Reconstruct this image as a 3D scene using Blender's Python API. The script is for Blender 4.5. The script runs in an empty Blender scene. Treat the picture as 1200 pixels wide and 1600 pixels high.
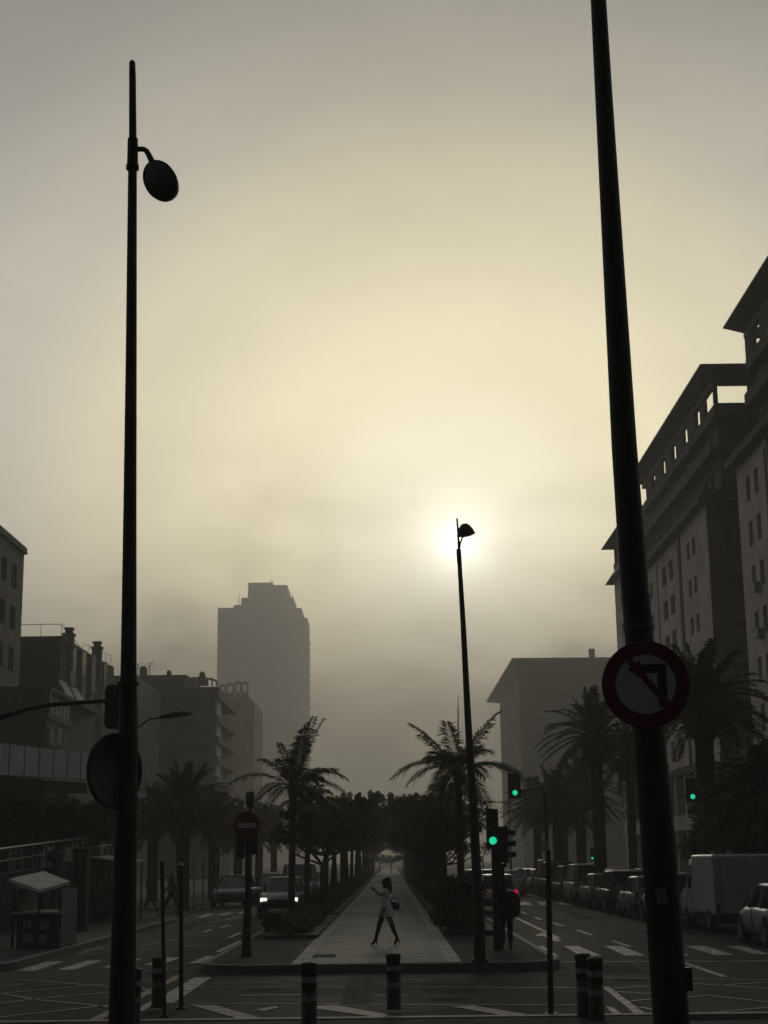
import bpy, bmesh, math, random
from mathutils import Vector, Matrix
sc = bpy.context.scene
COL = sc.collection
R = math.radians

# ------------------------------------------------------------------ camera
F_PX = 2400.0; CX, CY = 600.0, 800.0; VPX, VPY = 610.0, 1345.0; CAM_Z = 2.1; ROLL = R(-0.7)
def _rot(u, v, a): return (u*math.cos(a)-v*math.sin(a), u*math.sin(a)+v*math.cos(a))
_u, _v = _rot((VPX-CX)/F_PX, -(VPY-CY)/F_PX, ROLL)
PITCH = -math.atan(_v); YAW = math.atan(_u*math.cos(PITCH))
CM = Matrix.Rotation(YAW, 3, 'Z') @ Matrix.Rotation(R(90)+PITCH, 3, 'X') @ Matrix.Rotation(ROLL, 3, 'Z')
cam = bpy.data.cameras.new('camera'); cam.sensor_fit = 'VERTICAL'; cam.sensor_height = 24.0
cam.lens = 24.0*F_PX/1600.0; cam.clip_start = 0.1; cam.clip_end = 9000
camo = bpy.data.objects.new('camera', cam); COL.objects.link(camo); sc.camera = camo
camo.location = (0, 0, CAM_Z); camo.rotation_euler = CM.to_euler()
def ray(px, py): return CM @ Vector(((px-CX)/F_PX, -(py-CY)/F_PX, -1.0))
def at(px, py, Y):
    d = ray(px, py); t = Y/d.y
    return Vector((d.x*t, Y, CAM_Z+d.z*t))
def gnd(px, py, z=0.0):
    d = ray(px, py); t = (z-CAM_Z)/d.z
    return Vector((d.x*t, d.y*t, z))

# ------------------------------------------------------------------ world, sun, exposure
EXPO = -1.5
sc.view_settings.view_transform = 'Standard'; sc.view_settings.look = 'None'
sc.view_settings.exposure = EXPO; sc.view_settings.gamma = 1.0
sc.view_settings.use_curve_mapping = False
SUN_EL, SUN_AZ = R(11.5), R(2.7)
SUN_DIR = Vector((math.sin(SUN_AZ)*math.cos(SUN_EL), math.cos(SUN_AZ)*math.cos(SUN_EL), math.sin(SUN_EL)))
w = bpy.data.worlds.new("World"); sc.world = w; w.use_nodes = True
nt = w.node_tree; nt.nodes.clear()
def N(t, **k):
    n = nt.nodes.new(t)
    for a, b in k.items(): setattr(n, a, b)
    return n
def M(op, a, b=None, c=None, clamp=False):
    n = N('ShaderNodeMath', operation=op); n.use_clamp = clamp
    for i, x in enumerate((a, b, c)):
        if x is None: continue
        if isinstance(x, (int, float)): n.inputs[i].default_value = x
        else: nt.links.new(x, n.inputs[i])
    return n.outputs[0]
out = N('ShaderNodeOutputWorld')
sky = N('ShaderNodeTexSky', sky_type='NISHITA'); sky.sun_disc = False
sky.sun_elevation = SUN_EL; sky.sun_rotation = SUN_AZ; sky.dust_density = 6.0; sky.air_density = 1.0
bg1 = N('ShaderNodeBackground'); bg1.inputs[1].default_value = 0.05
tc = N('ShaderNodeTexCoord')
nrm = N('ShaderNodeVectorMath', operation='NORMALIZE'); nt.links.new(tc.outputs['Generated'], nrm.inputs[0])
dt = N('ShaderNodeVectorMath', operation='DOT_PRODUCT'); nt.links.new(nrm.outputs[0], dt.inputs[0])
dt.inputs[1].default_value = SUN_DIR
ang = M('MULTIPLY', M('ARCCOSINE', M('MINIMUM', dt.outputs['Value'], 1.0)), 57.2958)
sep = N('ShaderNodeSeparateXYZ'); nt.links.new(nrm.outputs[0], sep.inputs[0])
el = M('MULTIPLY', M('ARCSINE', sep.outputs[2]), 57.2958)
# the fog veil lit by the sun behind it: radiance against the angle from the sun
ramp = N('ShaderNodeValToRGB'); cr = ramp.color_ramp; cr.interpolation = 'EASE'
STOPS = [(0.0, (1.0, .95, .76)), (2.2, (.94, .875, .655)), (7.5, (.77, .695, .465)), (13, (.60, .54, .385)),
         (18, (.445, .42, .35)), (24, (.32, .313, .29)), (34, (.215, .217, .217)), (60, (.185, .19, .197)), (95, (.06, .062, .066)), (140, (.012, .0125, .014))]
while len(cr.elements) < len(STOPS): cr.elements.new(0.5)
for e, (a, c) in zip(cr.elements, STOPS):
    e.position = a/180.0; e.color = (*c, 1)
nt.links.new(M('DIVIDE', ang, 180.0), ramp.inputs[0])
# drifting fog banks in world directions, thicker towards the horizon
mp = N('ShaderNodeMapping'); nt.links.new(nrm.outputs[0], mp.inputs[0]); mp.inputs['Scale'].default_value = (1.0, 1.0, 1.7)
nz = N('ShaderNodeTexNoise'); nt.links.new(mp.outputs[0], nz.inputs[0]); nz.inputs['Scale'].default_value = 8.5
nz.inputs['Detail'].default_value = 6.0; nz.inputs['Roughness'].default_value = 0.55; nz.inputs['Distortion'].default_value = 0.4
nzv = M('SUBTRACT', nz.outputs[0], 0.5)
elw = M('ADD', el, M('MULTIPLY', nzv, -16.0))
mr = N('ShaderNodeMapRange', interpolation_type='SMOOTHSTEP'); nt.links.new(elw, mr.inputs[0])
mr.inputs[1].default_value = 2.0; mr.inputs[2].default_value = 12.0; mr.inputs[3].default_value = 0.10; mr.inputs[4].default_value = 1.0
mh = N('ShaderNodeMapRange', interpolation_type='SMOOTHSTEP'); nt.links.new(el, mh.inputs[0])
mh.inputs[1].default_value = 12.0; mh.inputs[2].default_value = 38.0; mh.inputs[3].default_value = 1.0; mh.inputs[4].default_value = 0.34
na = N('ShaderNodeMapRange', interpolation_type='SMOOTHSTEP'); nt.links.new(el, na.inputs[0])
na.inputs[1].default_value = 8.0; na.inputs[2].default_value = 17.0; na.inputs[3].default_value = 1.7; na.inputs[4].default_value = 0.2
nzamp = na.outputs[0]
fac = M('MULTIPLY', M('MULTIPLY', mr.outputs[0], mh.outputs[0]), M('ADD', 1.0, M('MULTIPLY', nzv, nzamp)))
vm = N('ShaderNodeVectorMath', operation='SCALE'); nt.links.new(ramp.outputs[0], vm.inputs[0]); nt.links.new(fac, vm.inputs['Scale'])
core = M('MULTIPLY', M('POWER', 2.71828, M('MULTIPLY', M('DIVIDE', ang, .8), -1.0)), 1.3)
cc = N('ShaderNodeCombineXYZ')
nt.links.new(core, cc.inputs[0]); nt.links.new(M('MULTIPLY', core, .97), cc.inputs[1]); nt.links.new(M('MULTIPLY', core, .88), cc.inputs[2])
va = N('ShaderNodeVectorMath', operation='ADD'); nt.links.new(vm.outputs[0], va.inputs[0]); nt.links.new(cc.outputs[0], va.inputs[1])
VEIL = 6.1
bg2 = N('ShaderNodeBackground'); nt.links.new(va.outputs[0], bg2.inputs[0]); bg2.inputs[1].default_value = VEIL
# the clear sky above only filters weakly through the veil
sk2 = N('ShaderNodeVectorMath', operation='SCALE'); nt.links.new(sky.outputs[0], sk2.inputs[0]); sk2.inputs['Scale'].default_value = 0.06
nt.links.new(sk2.outputs[0], bg1.inputs[0])
ad = N('ShaderNodeAddShader'); nt.links.new(bg1.outputs[0], ad.inputs[0]); nt.links.new(bg2.outputs[0], ad.inputs[1])
nt.links.new(ad.outputs[0], out.inputs[0])

sun = bpy.data.lights.new('sun', 'SUN'); sun.energy = 2.2; sun.angle = R(10); sun.color = (1, .915, .76)
suno = bpy.data.objects.new('sun', sun); COL.objects.link(suno); suno.location = SUN_DIR*300
suno.rotation_euler = SUN_DIR.to_track_quat('Z', 'Y').to_euler()

cy = sc.cycles
cy.max_bounces = 5; cy.diffuse_bounces = 2; cy.glossy_bounces = 2; cy.transmission_bounces = 2
cy.volume_bounces = 0; cy.transparent_max_bounces = 6
cy.use_denoising = True
cy.sample_clamp_indirect = 4.0
cy.caustics_reflective = False; cy.caustics_refractive = False

# ------------------------------------------------------------------ materials
MATS = {}
def mat(name, col, rough=0.8, spec=0.3, metal=0.0, var=0.15, scale=3.0, bump=0.0, bscale=None, col2=None, emit=None, estr=0.0, coord='Object', detail=4.0):
    if name in MATS: return MATS[name]
    m = bpy.data.materials.new(name); m.use_nodes = True
    t = m.node_tree; b = t.nodes['Principled BSDF']
    b.inputs['Roughness'].default_value = rough; b.inputs['Specular IOR Level'].default_value = spec
    b.inputs['Metallic'].default_value = metal
    co = t.nodes.new('ShaderNodeTexCoord'); nn = t.nodes.new('ShaderNodeTexNoise')
    nn.inputs['Scale'].default_value = scale; nn.inputs['Detail'].default_value = detail
    t.links.new(co.outputs[coord], nn.inputs['Vector'])
    mx = t.nodes.new('ShaderNodeMix'); mx.data_type = 'RGBA'
    c2 = col2 or tuple(c*(1+var) for c in col); c1 = col if col2 else tuple(c*(1-var) for c in col)
    mx.inputs[6].default_value = (*c1, 1); mx.inputs[7].default_value = (*c2, 1)
    r = t.nodes.new('ShaderNodeMapRange'); r.inputs[1].default_value = .3; r.inputs[2].default_value = .7
    t.links.new(nn.outputs[0], r.inputs[0]); t.links.new(r.outputs[0], mx.inputs[0])
    t.links.new(mx.outputs[2], b.inputs['Base Color'])
    if bump:
        n2 = t.nodes.new('ShaderNodeTexNoise'); n2.inputs['Scale'].default_value = bscale or scale*8; n2.inputs['Detail'].default_value = 5
        t.links.new(co.outputs[coord], n2.inputs['Vector'])
        bp = t.nodes.new('ShaderNodeBump'); bp.inputs['Strength'].default_value = bump; bp.inputs['Distance'].default_value = .02
        t.links.new(n2.outputs[0], bp.inputs['Height']); t.links.new(bp.outputs[0], b.inputs['Normal'])
    if emit:
        b.inputs['Emission Color'].default_value = (*emit, 1); b.inputs['Emission Strength'].default_value = estr
    MATS[name] = m; return m

def paving_mat(name, c1, c2, cm, bw, bh, rough=.8, off=.5, spec=.25):
    m = bpy.data.materials.new(name); m.use_nodes = True
    t = m.node_tree; b = t.nodes['Principled BSDF']; b.inputs['Roughness'].default_value = rough; b.inputs['Specular IOR Level'].default_value = spec
    co = t.nodes.new('ShaderNodeTexCoord'); br = t.nodes.new('ShaderNodeTexBrick')
    t.links.new(co.outputs['Object'], br.inputs['Vector']); br.inputs['Scale'].default_value = 1.0
    br.inputs['Brick Width'].default_value = bw; br.inputs['Row Height'].default_value = bh; br.inputs['Mortar Size'].default_value = .012
    br.offset = off
    br.inputs['Color1'].default_value = (*c1, 1); br.inputs['Color2'].default_value = (*c2, 1); br.inputs['Mortar'].default_value = (*cm, 1)
    nn = t.nodes.new('ShaderNodeTexNoise'); nn.inputs['Scale'].default_value = .9; nn.inputs['Detail'].default_value = 7
    t.links.new(co.outputs['Object'], nn.inputs['Vector'])
    r = t.nodes.new('ShaderNodeMapRange'); r.inputs[1].default_value = .3; r.inputs[2].default_value = .7; r.inputs[3].default_value = .62; r.inputs[4].default_value = 1.15
    t.links.new(nn.outputs[0], r.inputs[0])
    sc_ = t.nodes.new('ShaderNodeVectorMath'); sc_.operation = 'SCALE'
    t.links.new(br.outputs[0], sc_.inputs[0]); t.links.new(r.outputs[0], sc_.inputs['Scale']); t.links.new(sc_.outputs[0], b.inputs['Base Color'])
    bp = t.nodes.new('ShaderNodeBump'); bp.inputs['Strength'].default_value = .5; bp.inputs['Distance'].default_value = .01; bp.invert = True
    t.links.new(br.outputs['Fac'], bp.inputs['Height']); t.links.new(bp.outputs[0], b.inputs['Normal'])
    return m

def asphalt_mat():
    m = bpy.data.materials.new('asphalt'); m.use_nodes = True
    t = m.node_tree; b = t.nodes['Principled BSDF']; b.inputs['Specular IOR Level'].default_value = .05
    co = t.nodes.new('ShaderNodeTexCoord')
    def nse(s, d, sx=1.0, sy=1.0):
        mpn = t.nodes.new('ShaderNodeMapping'); mpn.inputs['Scale'].default_value = (sx, sy, 1); t.links.new(co.outputs['Object'], mpn.inputs[0])
        n = t.nodes.new('ShaderNodeTexNoise'); n.inputs['Scale'].default_value = s; n.inputs['Detail'].default_value = d
        t.links.new(mpn.outputs[0], n.inputs['Vector']); return n.outputs[0]
    a = nse(.35, 6); bb = nse(60, 2); c = nse(1.0, 5, 2.2, .12)
    def mr_(x, lo, hi):
        r = t.nodes.new('ShaderNodeMapRange'); r.inputs[1].default_value = .3; r.inputs[2].default_value = .7; r.inputs[3].default_value = lo; r.inputs[4].default_value = hi
        t.links.new(x, r.inputs[0]); return r.outputs[0]
    def mul(x, y):
        n = t.nodes.new('ShaderNodeMath'); n.operation = 'MULTIPLY'; t.links.new(x, n.inputs[0]); t.links.new(y, n.inputs[1]); return n.outputs[0]
    f = mul(mul(mr_(a, .7, 1.3), mr_(bb, .75, 1.25)), mr_(c, .8, 1.2))
    # hairline cracks and repair seams
    vo = t.nodes.new('ShaderNodeTexVoronoi'); vo.feature = 'DISTANCE_TO_EDGE'; vo.inputs['Scale'].default_value = .22
    t.links.new(co.outputs['Object'], vo.inputs['Vector'])
    cr2 = t.nodes.new('ShaderNodeMapRange'); cr2.inputs[1].default_value = 0; cr2.inputs[2].default_value = .012; cr2.inputs[3].default_value = .55; cr2.inputs[4].default_value = 1
    t.links.new(vo.outputs['Distance'], cr2.inputs[0]); f = mul(f, cr2.outputs[0])
    s_ = t.nodes.new('ShaderNodeVectorMath'); s_.operation = 'SCALE'; s_.inputs[0].default_value = (.044, .0435, .0425)
    t.links.new(f, s_.inputs['Scale']); t.links.new(s_.outputs[0], b.inputs['Base Color'])
    t.links.new(mr_(a, .8, .95), b.inputs['Roughness'])
    bp = t.nodes.new('ShaderNodeBump'); bp.inputs['Strength'].default_value = .35; bp.inputs['Distance'].default_value = .01
    t.links.new(bb, bp.inputs['Height']); t.links.new(bp.outputs[0], b.inputs['Normal'])
    return m

def paint_mat(name, col):
    "worn road paint: the asphalt shows through where it has flaked"
    m = bpy.data.materials.new(name); m.use_nodes = True
    t = m.node_tree; b = t.nodes['Principled BSDF']; b.inputs['Roughness'].default_value = .7; b.inputs['Specular IOR Level'].default_value = .25
    co = t.nodes.new('ShaderNodeTexCoord')
    n = t.nodes.new('ShaderNodeTexNoise'); n.inputs['Scale'].default_value = 5; n.inputs['Detail'].default_value = 8; n.inputs['Roughness'].default_value = .8
    t.links.new(co.outputs['Object'], n.inputs['Vector'])
    r = t.nodes.new('ShaderNodeMapRange'); r.inputs[1].default_value = .42; r.inputs[2].default_value = .60
    t.links.new(n.outputs[0], r.inputs[0])
    mx = t.nodes.new('ShaderNodeMix'); mx.data_type = 'RGBA'; mx.inputs[6].default_value = (.09, .087, .08, 1); mx.inputs[7].default_value = (*col, 1)
    t.links.new(r.outputs[0], mx.inputs[0]); t.links.new(mx.outputs[2], b.inputs['Base Color'])
    return m

ASPH = asphalt_mat()
WHITE_PAINT = paint_mat('white_road_paint', (.66, .65, .62)); THIN_PAINT = paint_mat('worn_road_paint', (.30, .295, .27)); YEL_PAINT = paint_mat('yellow_road_paint', (.40, .33, .14))
MALL = paving_mat('mall_paving', (.27, .265, .235), (.17, .165, .145), (.07, .065, .06), .8, .4)
BORDER = paving_mat('border_stone', (.40, .385, .36), (.33, .32, .30), (.12, .11, .1), .6, .6)
SIDEPAV = paving_mat('side_paving', (.13, .125, .115), (.10, .098, .092), (.05, .05, .048), .4, .4, rough=.95, spec=.05)
DARKPAV = paving_mat('dark_paving', (.085, .08, .075), (.07, .066, .062), (.04, .04, .04), .3, .3, rough=.95, spec=.05)
KERB = mat('kerb_stone', (.13, .127, .12), .8, bump=.3, scale=2)
POLE = mat('dark_pole_paint', (.022, .026, .026), .6, .3, scale=6, var=.25, bump=.1)
BLACK = mat('black_metal', (.014, .014, .016), .55, .3, scale=9)
STEEL = mat('galvanised_steel', (.30, .30, .30), .4, .5, metal=.7, scale=8)
SIGN_BACK = mat('sign_back_metal', (.05, .052, .055), .6, .3, scale=5)
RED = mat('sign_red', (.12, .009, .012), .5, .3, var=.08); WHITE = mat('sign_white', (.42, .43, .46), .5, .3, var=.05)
SIGN_BLACK = mat('sign_black', (.012, .012, .015), .5, .3)
GREENL = mat('green_lens_lit', (.02, .4, .25), .4, emit=(.02, .80, .42), estr=2.4)
LENS_OFF = mat('dark_lens', (.02, .015, .012), .3, .4)
REDL = mat('red_lamp_lit', (.5, .01, .03), .4, emit=(.9, .01, .08), estr=1.6)
HEADL = mat('headlamp_lit', (.8, .8, .75), .3, emit=(1, .93, .75), estr=5)
LEAF = mat('tree_leaf', (.035, .048, .02), .7, .2, scale=1.5, var=.4)
LEAF2 = mat('hedge_leaf', (.03, .042, .02), .7, .2, scale=1.5, var=.4)
PALMG = mat('palm_leaf', (.038, .055, .025), .6, .25, scale=2, var=.35)
PALMD = mat('date_palm_leaf', (.035, .046, .026), .7, .2, scale=2, var=.35)
DRYLEAF = mat('dry_frond', (.07, .05, .03), .8, .2, scale=2, var=.35)
BARK = mat('bark', (.06, .05, .04), .9, .1, scale=5, bump=.7, bscale=18, var=.35)
GLASS = mat('window_glass_dark', (.02, .022, .025), .15, .5, scale=1)
SKIN = mat('skin', (.22, .13, .09), .6, .3); HAIR = mat('black_hair', (.012, .01, .009), .6, .3)
TYRE = mat('tyre_rubber', (.018, .018, .018), .85, .2); RIM = mat('wheel_rim', (.25, .25, .26), .35, .5, metal=.6)
CARGLASS = mat('car_glass', (.015, .018, .02), .08, .6); PLASTIC = mat('black_plastic', (.02, .02, .022), .6, .3)

# ------------------------------------------------------------------ mesh helpers
class MB:
    def __init__(s): s.v = []; s.f = []; s.m = []; s.s = []
    def add(s, vs, fs, mi=0, smooth=False):
        o = len(s.v); s.v += [tuple(v) for v in vs]
        for f in fs: s.f.append([i+o for i in f]); s.m.append(mi); s.s.append(smooth)
    def box(s, x0, x1, y0, y1, z0, z1, mi=0):
        s.add([(x0,y0,z0),(x1,y0,z0),(x1,y1,z0),(x0,y1,z0),(x0,y0,z1),(x1,y0,z1),(x1,y1,z1),(x0,y1,z1)],
              [(0,3,2,1),(4,5,6,7),(0,1,5,4),(1,2,6,5),(2,3,7,6),(3,0,4,7)], mi)
    def obox(s, c, u, v, n, a, b, d, mi=0):
        "box centred c, half extents a,b,d along unit u,v,n"
        c, u, v, n = Vector(c), Vector(u), Vector(v), Vector(n)
        vs = [c+u*a*i+v*b*j+n*d*k for k in (-1, 1) for (i, j) in ((-1,-1),(1,-1),(1,1),(-1,1))]
        s.add(vs, [(0,3,2,1),(4,5,6,7),(0,1,5,4),(1,2,6,5),(2,3,7,6),(3,0,4,7)], mi)
    def prism(s, pts, z0, z1, mi=0):
        n = len(pts)
        s.add([(p[0], p[1], z0) for p in pts]+[(p[0], p[1], z1) for p in pts],
              [tuple(range(n))[::-1], tuple(range(n, 2*n))]+[(i, (i+1) % n, n+(i+1) % n, n+i) for i in range(n)], mi)
    def wallprism(s, pts, y0, y1, mi=0):
        "outline in x,z extruded along y"
        n = len(pts)
        s.add([(p[0], y0, p[1]) for p in pts]+[(p[0], y1, p[1]) for p in pts],
              [tuple(range(n)), tuple(range(n, 2*n))[::-1]]+[(i, n+i, n+(i+1) % n, (i+1) % n) for i in range(n)], mi)
    def tube(s, pts, rs, seg=12, mi=0, caps=True, flat=1.0):
        pts = [Vector(p) for p in pts]
        if isinstance(rs, (int, float)): rs = [rs]*len(pts)
        rings = []; up = None
        for i, p in enumerate(pts):
            d = (pts[min(i+1, len(pts)-1)]-pts[max(i-1, 0)]).normalized()
            if up is None: up = Vector((1, 0, 0)) if abs(d.x) < .9 else Vector((0, 1, 0))
            a = (up-d*up.dot(d)).normalized(); b = d.cross(a); up = a
            rings.append([p+(a*math.cos(2*math.pi*k/seg)+b*math.sin(2*math.pi*k/seg)*flat)*rs[i] for k in range(seg)])
        vs = [v for r in rings for v in r]; fs = []
        for i in range(len(pts)-1):
            for k in range(seg):
                k2 = (k+1) % seg; fs.append((i*seg+k, i*seg+k2, (i+1)*seg+k2, (i+1)*seg+k))
        s.add(vs, fs, mi, True)
        if caps:
            s.add(rings[0], [tuple(range(seg))[::-1]], mi); s.add(rings[-1], [tuple(range(seg))], mi)
    def disc(s, c, u, v, r, seg=32, mi=0):
        c, u, v = Vector(c), Vector(u), Vector(v)
        s.add([c+u*r*math.cos(2*math.pi*k/seg)+v*r*math.sin(2*math.pi*k/seg) for k in range(seg)], [tuple(range(seg))], mi)
    def lathe(s, prof, c=(0,0,0), ax=(0,0,1), seg=16, mi=0):
        "prof: (r, h) list around axis ax"
        ax = Vector(ax).normalized(); c = Vector(c)
        a = ax.orthogonal().normalized(); b = ax.cross(a)
        vs = [c+ax*h+(a*math.cos(2*math.pi*k/seg)+b*math.sin(2*math.pi*k/seg))*r for (r, h) in prof for k in range(seg)]
        fs = [(i*seg+k, i*seg+(k+1) % seg, (i+1)*seg+(k+1) % seg, (i+1)*seg+k) for i in range(len(prof)-1) for k in range(seg)]
        s.add(vs, fs, mi, True)
    def loft(s, secs, mi=0, closed=True, smooth=True, caps=True):
        n = len(secs[0]); vs = [v for sec in secs for v in sec]; fs = []
        for i in range(len(secs)-1):
            for k in range(n if closed else n-1):
                k2 = (k+1) % n; fs.append((i*n+k, i*n+k2, (i+1)*n+k2, (i+1)*n+k))
        s.add(vs, fs, mi, smooth)
        if caps: s.add(secs[0], [tuple(range(n))[::-1]], mi); s.add(secs[-1], [tuple(range(n))], mi)
    def build(s, name, mats, parent=None, world=True):
        me = bpy.data.meshes.new(name)
        off = parent_loc(parent) if (parent is not None and world) else Vector((0,0,0))
        me.from_pydata([(v[0]-off.x, v[1]-off.y, v[2]-off.z) for v in s.v], [], s.f)
        if not isinstance(mats, (list, tuple)): mats = [mats]
        for m in mats: me.materials.append(m)
        me.polygons.foreach_set('material_index', s.m); me.polygons.foreach_set('use_smooth', s.s)
        me.update()
        o = bpy.data.objects.new(name, me); COL.objects.link(o)
        if parent is not None: o.parent = parent
        return o
def parent_loc(p):
    v = Vector((0,0,0))
    while p is not None: v += p.location; p = p.parent
    return v
def tag(o, label=None, cat=None, group=None, kind=None):
    if label: o['label'] = label
    if cat: o['category'] = cat
    if group: o['group'] = group
    if kind: o['kind'] = kind
    return o
def empty(name, loc=(0,0,0)):
    o = bpy.data.objects.new(name, None); COL.objects.link(o); o.location = loc; o.empty_display_size = .3; return o
def thing(name, label, cat, loc=(0,0,0), group=None): return tag(empty(name, loc), label, cat, group)
def kids(o): return [c for c in ALLKIDS.get(o.name, [])] if False else list(o.children)
def copy_tree(o, parent=None):
    c = o.copy(); COL.objects.link(c)
    if parent is not None: c.parent = parent
    for ch in kids(o): copy_tree(ch, c)
    return c
def struct(o): o['kind'] = 'structure'; return o

# ================================================================== SETTING
g = MB(); g.add([(-2500,-60,0),(2500,-60,0),(2500,4000,0),(-2500,4000,0)], [(0,1,2,3)])
struct(g.build('ground', mat('ground_earth', (.09, .085, .075), .95, .1, scale=.2)))
g = MB(); g.box(-13, 16, -20, 900, -.2, .004)
struct(g.build('road', ASPH))
g = MB(); g.box(-200, -13, 10, 30.5, -.2, .004); g.box(16, 200, 10, 30.5, -.2, .004)
struct(g.build('cross_street', ASPH))

# median with its rounded kerb nose
KH = .17
FL = gnd(338, 1521); FR = gnd(838, 1519)
XL, XR = -3.8, 3.35; YF = (FL.y+FR.y)/2
def corner(cx, cyy, r, a0, a1, n=8): return [(cx+r*math.cos(R(a0+(a1-a0)*i/n)), cyy+r*math.sin(R(a0+(a1-a0)*i/n))) for i in range(n+1)]
RR = 1.1
def outline(ins):
    return (corner(XL+RR, YF+RR, RR-ins, 180, 270)+corner(XR-RR, YF+RR, RR-ins, 270, 360)+[(XR-ins, 420), (XL+ins, 420)])
g = MB(); o1 = outline(0.0); o2 = outline(.16); n = len(o1)
g.add([(p[0], p[1], -.1) for p in o1]+[(p[0], p[1], KH-.02) for p in o1]+[(p[0]+(q[0]-p[0])*.15, p[1]+(q[1]-p[1])*.15, KH) for p, q in zip(o1, o2)]+[(p[0], p[1], KH) for p in o2]+[(p[0], p[1], -.1) for p in o2],
      [(j*n+i, j*n+(i+1) % n, (j+1)*n+(i+1) % n, (j+1)*n+i) for j in range(4) for i in range(n)])
struct(g.build('median_kerb', KERB))
g = MB(); g.prism(outline(.165), -.1, KH-.004); struct(g.build('median_pavement', DARKPAV))
WX0, WX1 = -1.95, 1.36
g = MB(); g.box(WX0+.28, WX1-.28, YF+.17, 124, KH-.05, KH+.004); g.box(WX0+.28, WX1-.28, 129, 420, KH-.05, KH+.004)
struct(g.build('mall_path', MALL))
g = MB()
for x0 in (WX0, WX1-.28): g.box(x0, x0+.278, YF+.17, 420, KH-.05, KH+.006)
struct(g.build('mall_border', BORDER))
g = MB(); g.box(WX0+.28, WX1-.28, 124.02, 128.98, KH-.05, KH+.012); struct(g.build('mall_crossing', mat('pale_concrete', (.36, .35, .32), .8, scale=1)))
# manhole frame in the mall
# side pavements
LK, RK = -7.95, 12.5
g = MB(); pts = corner(LK-2.5, 33.2, 2.5, 0, -90, 6)[::-1]
g.prism([(-200, 30.7)]+[(p[0], p[1]) for p in pts]+[(LK, 58), (LK-1.6, 61), (LK-1.6, 900), (-200, 900)], -.1, .14)
struct(g.build('left_pavement', SIDEPAV))
g = MB(); kl = [(LK-8, 30.7)]+pts+[(LK, 58), (LK-1.6, 61), (LK-1.6, 900)]
for a, b in zip(kl[:-1], kl[1:]):
    a, b = Vector((a[0], a[1], 0)), Vector((b[0], b[1], 0)); d = (b-a).normalized(); nn_ = Vector((d.y, -d.x, 0))
    g.obox((a+b)/2+nn_*.07+Vector((0,0,.03)), d, nn_, (0,0,1), (b-a).length/2, .07, .12)
struct(g.build('left_kerb', KERB))
g = MB(); g.prism([(200, 900), (RK, 900), (RK, 36)]+corner(RK+3, 36, 3, 180, 270, 6)[1:]+[(200, 33)], -.1, .14); struct(g.build('right_pavement', SIDEPAV))
g = MB(); g.box(RK-.15, RK-.002, 36, 900, -.05, .15); struct(g.build('right_kerb', KERB))
# near refuge the bollards stand on, its pale kerb in front
ne = [gnd(130, 1596), gnd(1075, 1596)]
g = MB(); g.box(-4.45, 3.7, 12, gnd(600, 1596.5).y, -.1, .05); struct(g.build('near_pavement', DARKPAV))
g = MB(); g.box(-6.5, 6.5, gnd(600, 1598.2).y, gnd(600, 1595.6).y, -.1, .065); struct(g.build('near_kerb', mat('pale_kerb', (.24, .235, .22), .75, scale=3)))

g = MB(); a_, b_ = gnd(487, 1496, KH+.009), gnd(526, 1491, KH+.009); g.box(a_.x, b_.x, a_.y, b_.y, KH+.005, KH+.010); struct(g.build('manhole_cover', mat('cast_iron', (.026,.025,.024), .95, .03, scale=12)))
# --- painted markings, each sheet its own height
def quadpx(mb, pts, z): mb.add([gnd(x, y, z) for x, y in pts], [tuple(range(len(pts)))])
def linepx(mb, a, b, wid, z):
    p, q = gnd(*a, z), gnd(*b, z); d = (q-p).normalized(); nn_ = Vector((-d.y, d.x, 0))*wid/2
    mb.add([p-nn_, q-nn_, q+nn_, p+nn_], [(0,1,2,3)])
g = MB()
for q in [[(25,1517),(54,1517),(100,1502),(75,1502)], [(89,1515),(115,1515),(160,1501),(136,1501)], [(160,1512),(188,1511),(222,1498),(197,1499)], [(-12,1515),(10,1514),(42,1503),(18,1503)],
          [(225,1508),(252,1507),(283,1496),(258,1496)], [(294,1505),(327,1504),(348,1493),(322,1494)]]: quadpx(g, q, .010)
struct(g.build('zebra_crossing', WHITE_PAINT))
g = MB()
for q in [[(819,1478),(848,1478),(873,1494),(840,1494)], [(881,1478),(904,1478),(940,1493),(908,1494)], [(944,1478),(971,1478),(1008,1493),(977,1493)], [(1008,1478),(1034,1478),(1078,1493),(1047,1493)],
          [(1071,1478),(1100,1478),(1148,1492),(1117,1492)], [(1135,1478),(1160,1478),(1205,1491),(1180,1491)], [(1196,1477),(1220,1477),(1268,1490),(1240,1490)]]: quadpx(g, q, .010)
struct(g.build('zebra_crossing', WHITE_PAINT))
g = MB()
for q in [[(750,1409),(770,1409),(776,1414),(752,1414)], [(808,1409),(824,1409),(832,1414),(812,1414)], [(838,1409),(852,1409),(862,1414),(846,1414)], [(868,1410),(884,1410),(896,1414),(880,1414)],
          [(355,1426),(366,1426),(350,1430),(338,1430)], [(384,1423),(398,1423),(384,1427),(370,1427)], [(325,1428),(336,1428),(318,1433),(305,1433)]]: quadpx(g, q, .010)
struct(g.build('far_crossing', WHITE_PAINT))
g = MB()   # yellow box-junction lattice and kerb line, left
linepx(g, (128,1604), (283,1523), .16, .010)
struct(g.build('yellow_line', YEL_PAINT))
g = MB()
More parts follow.
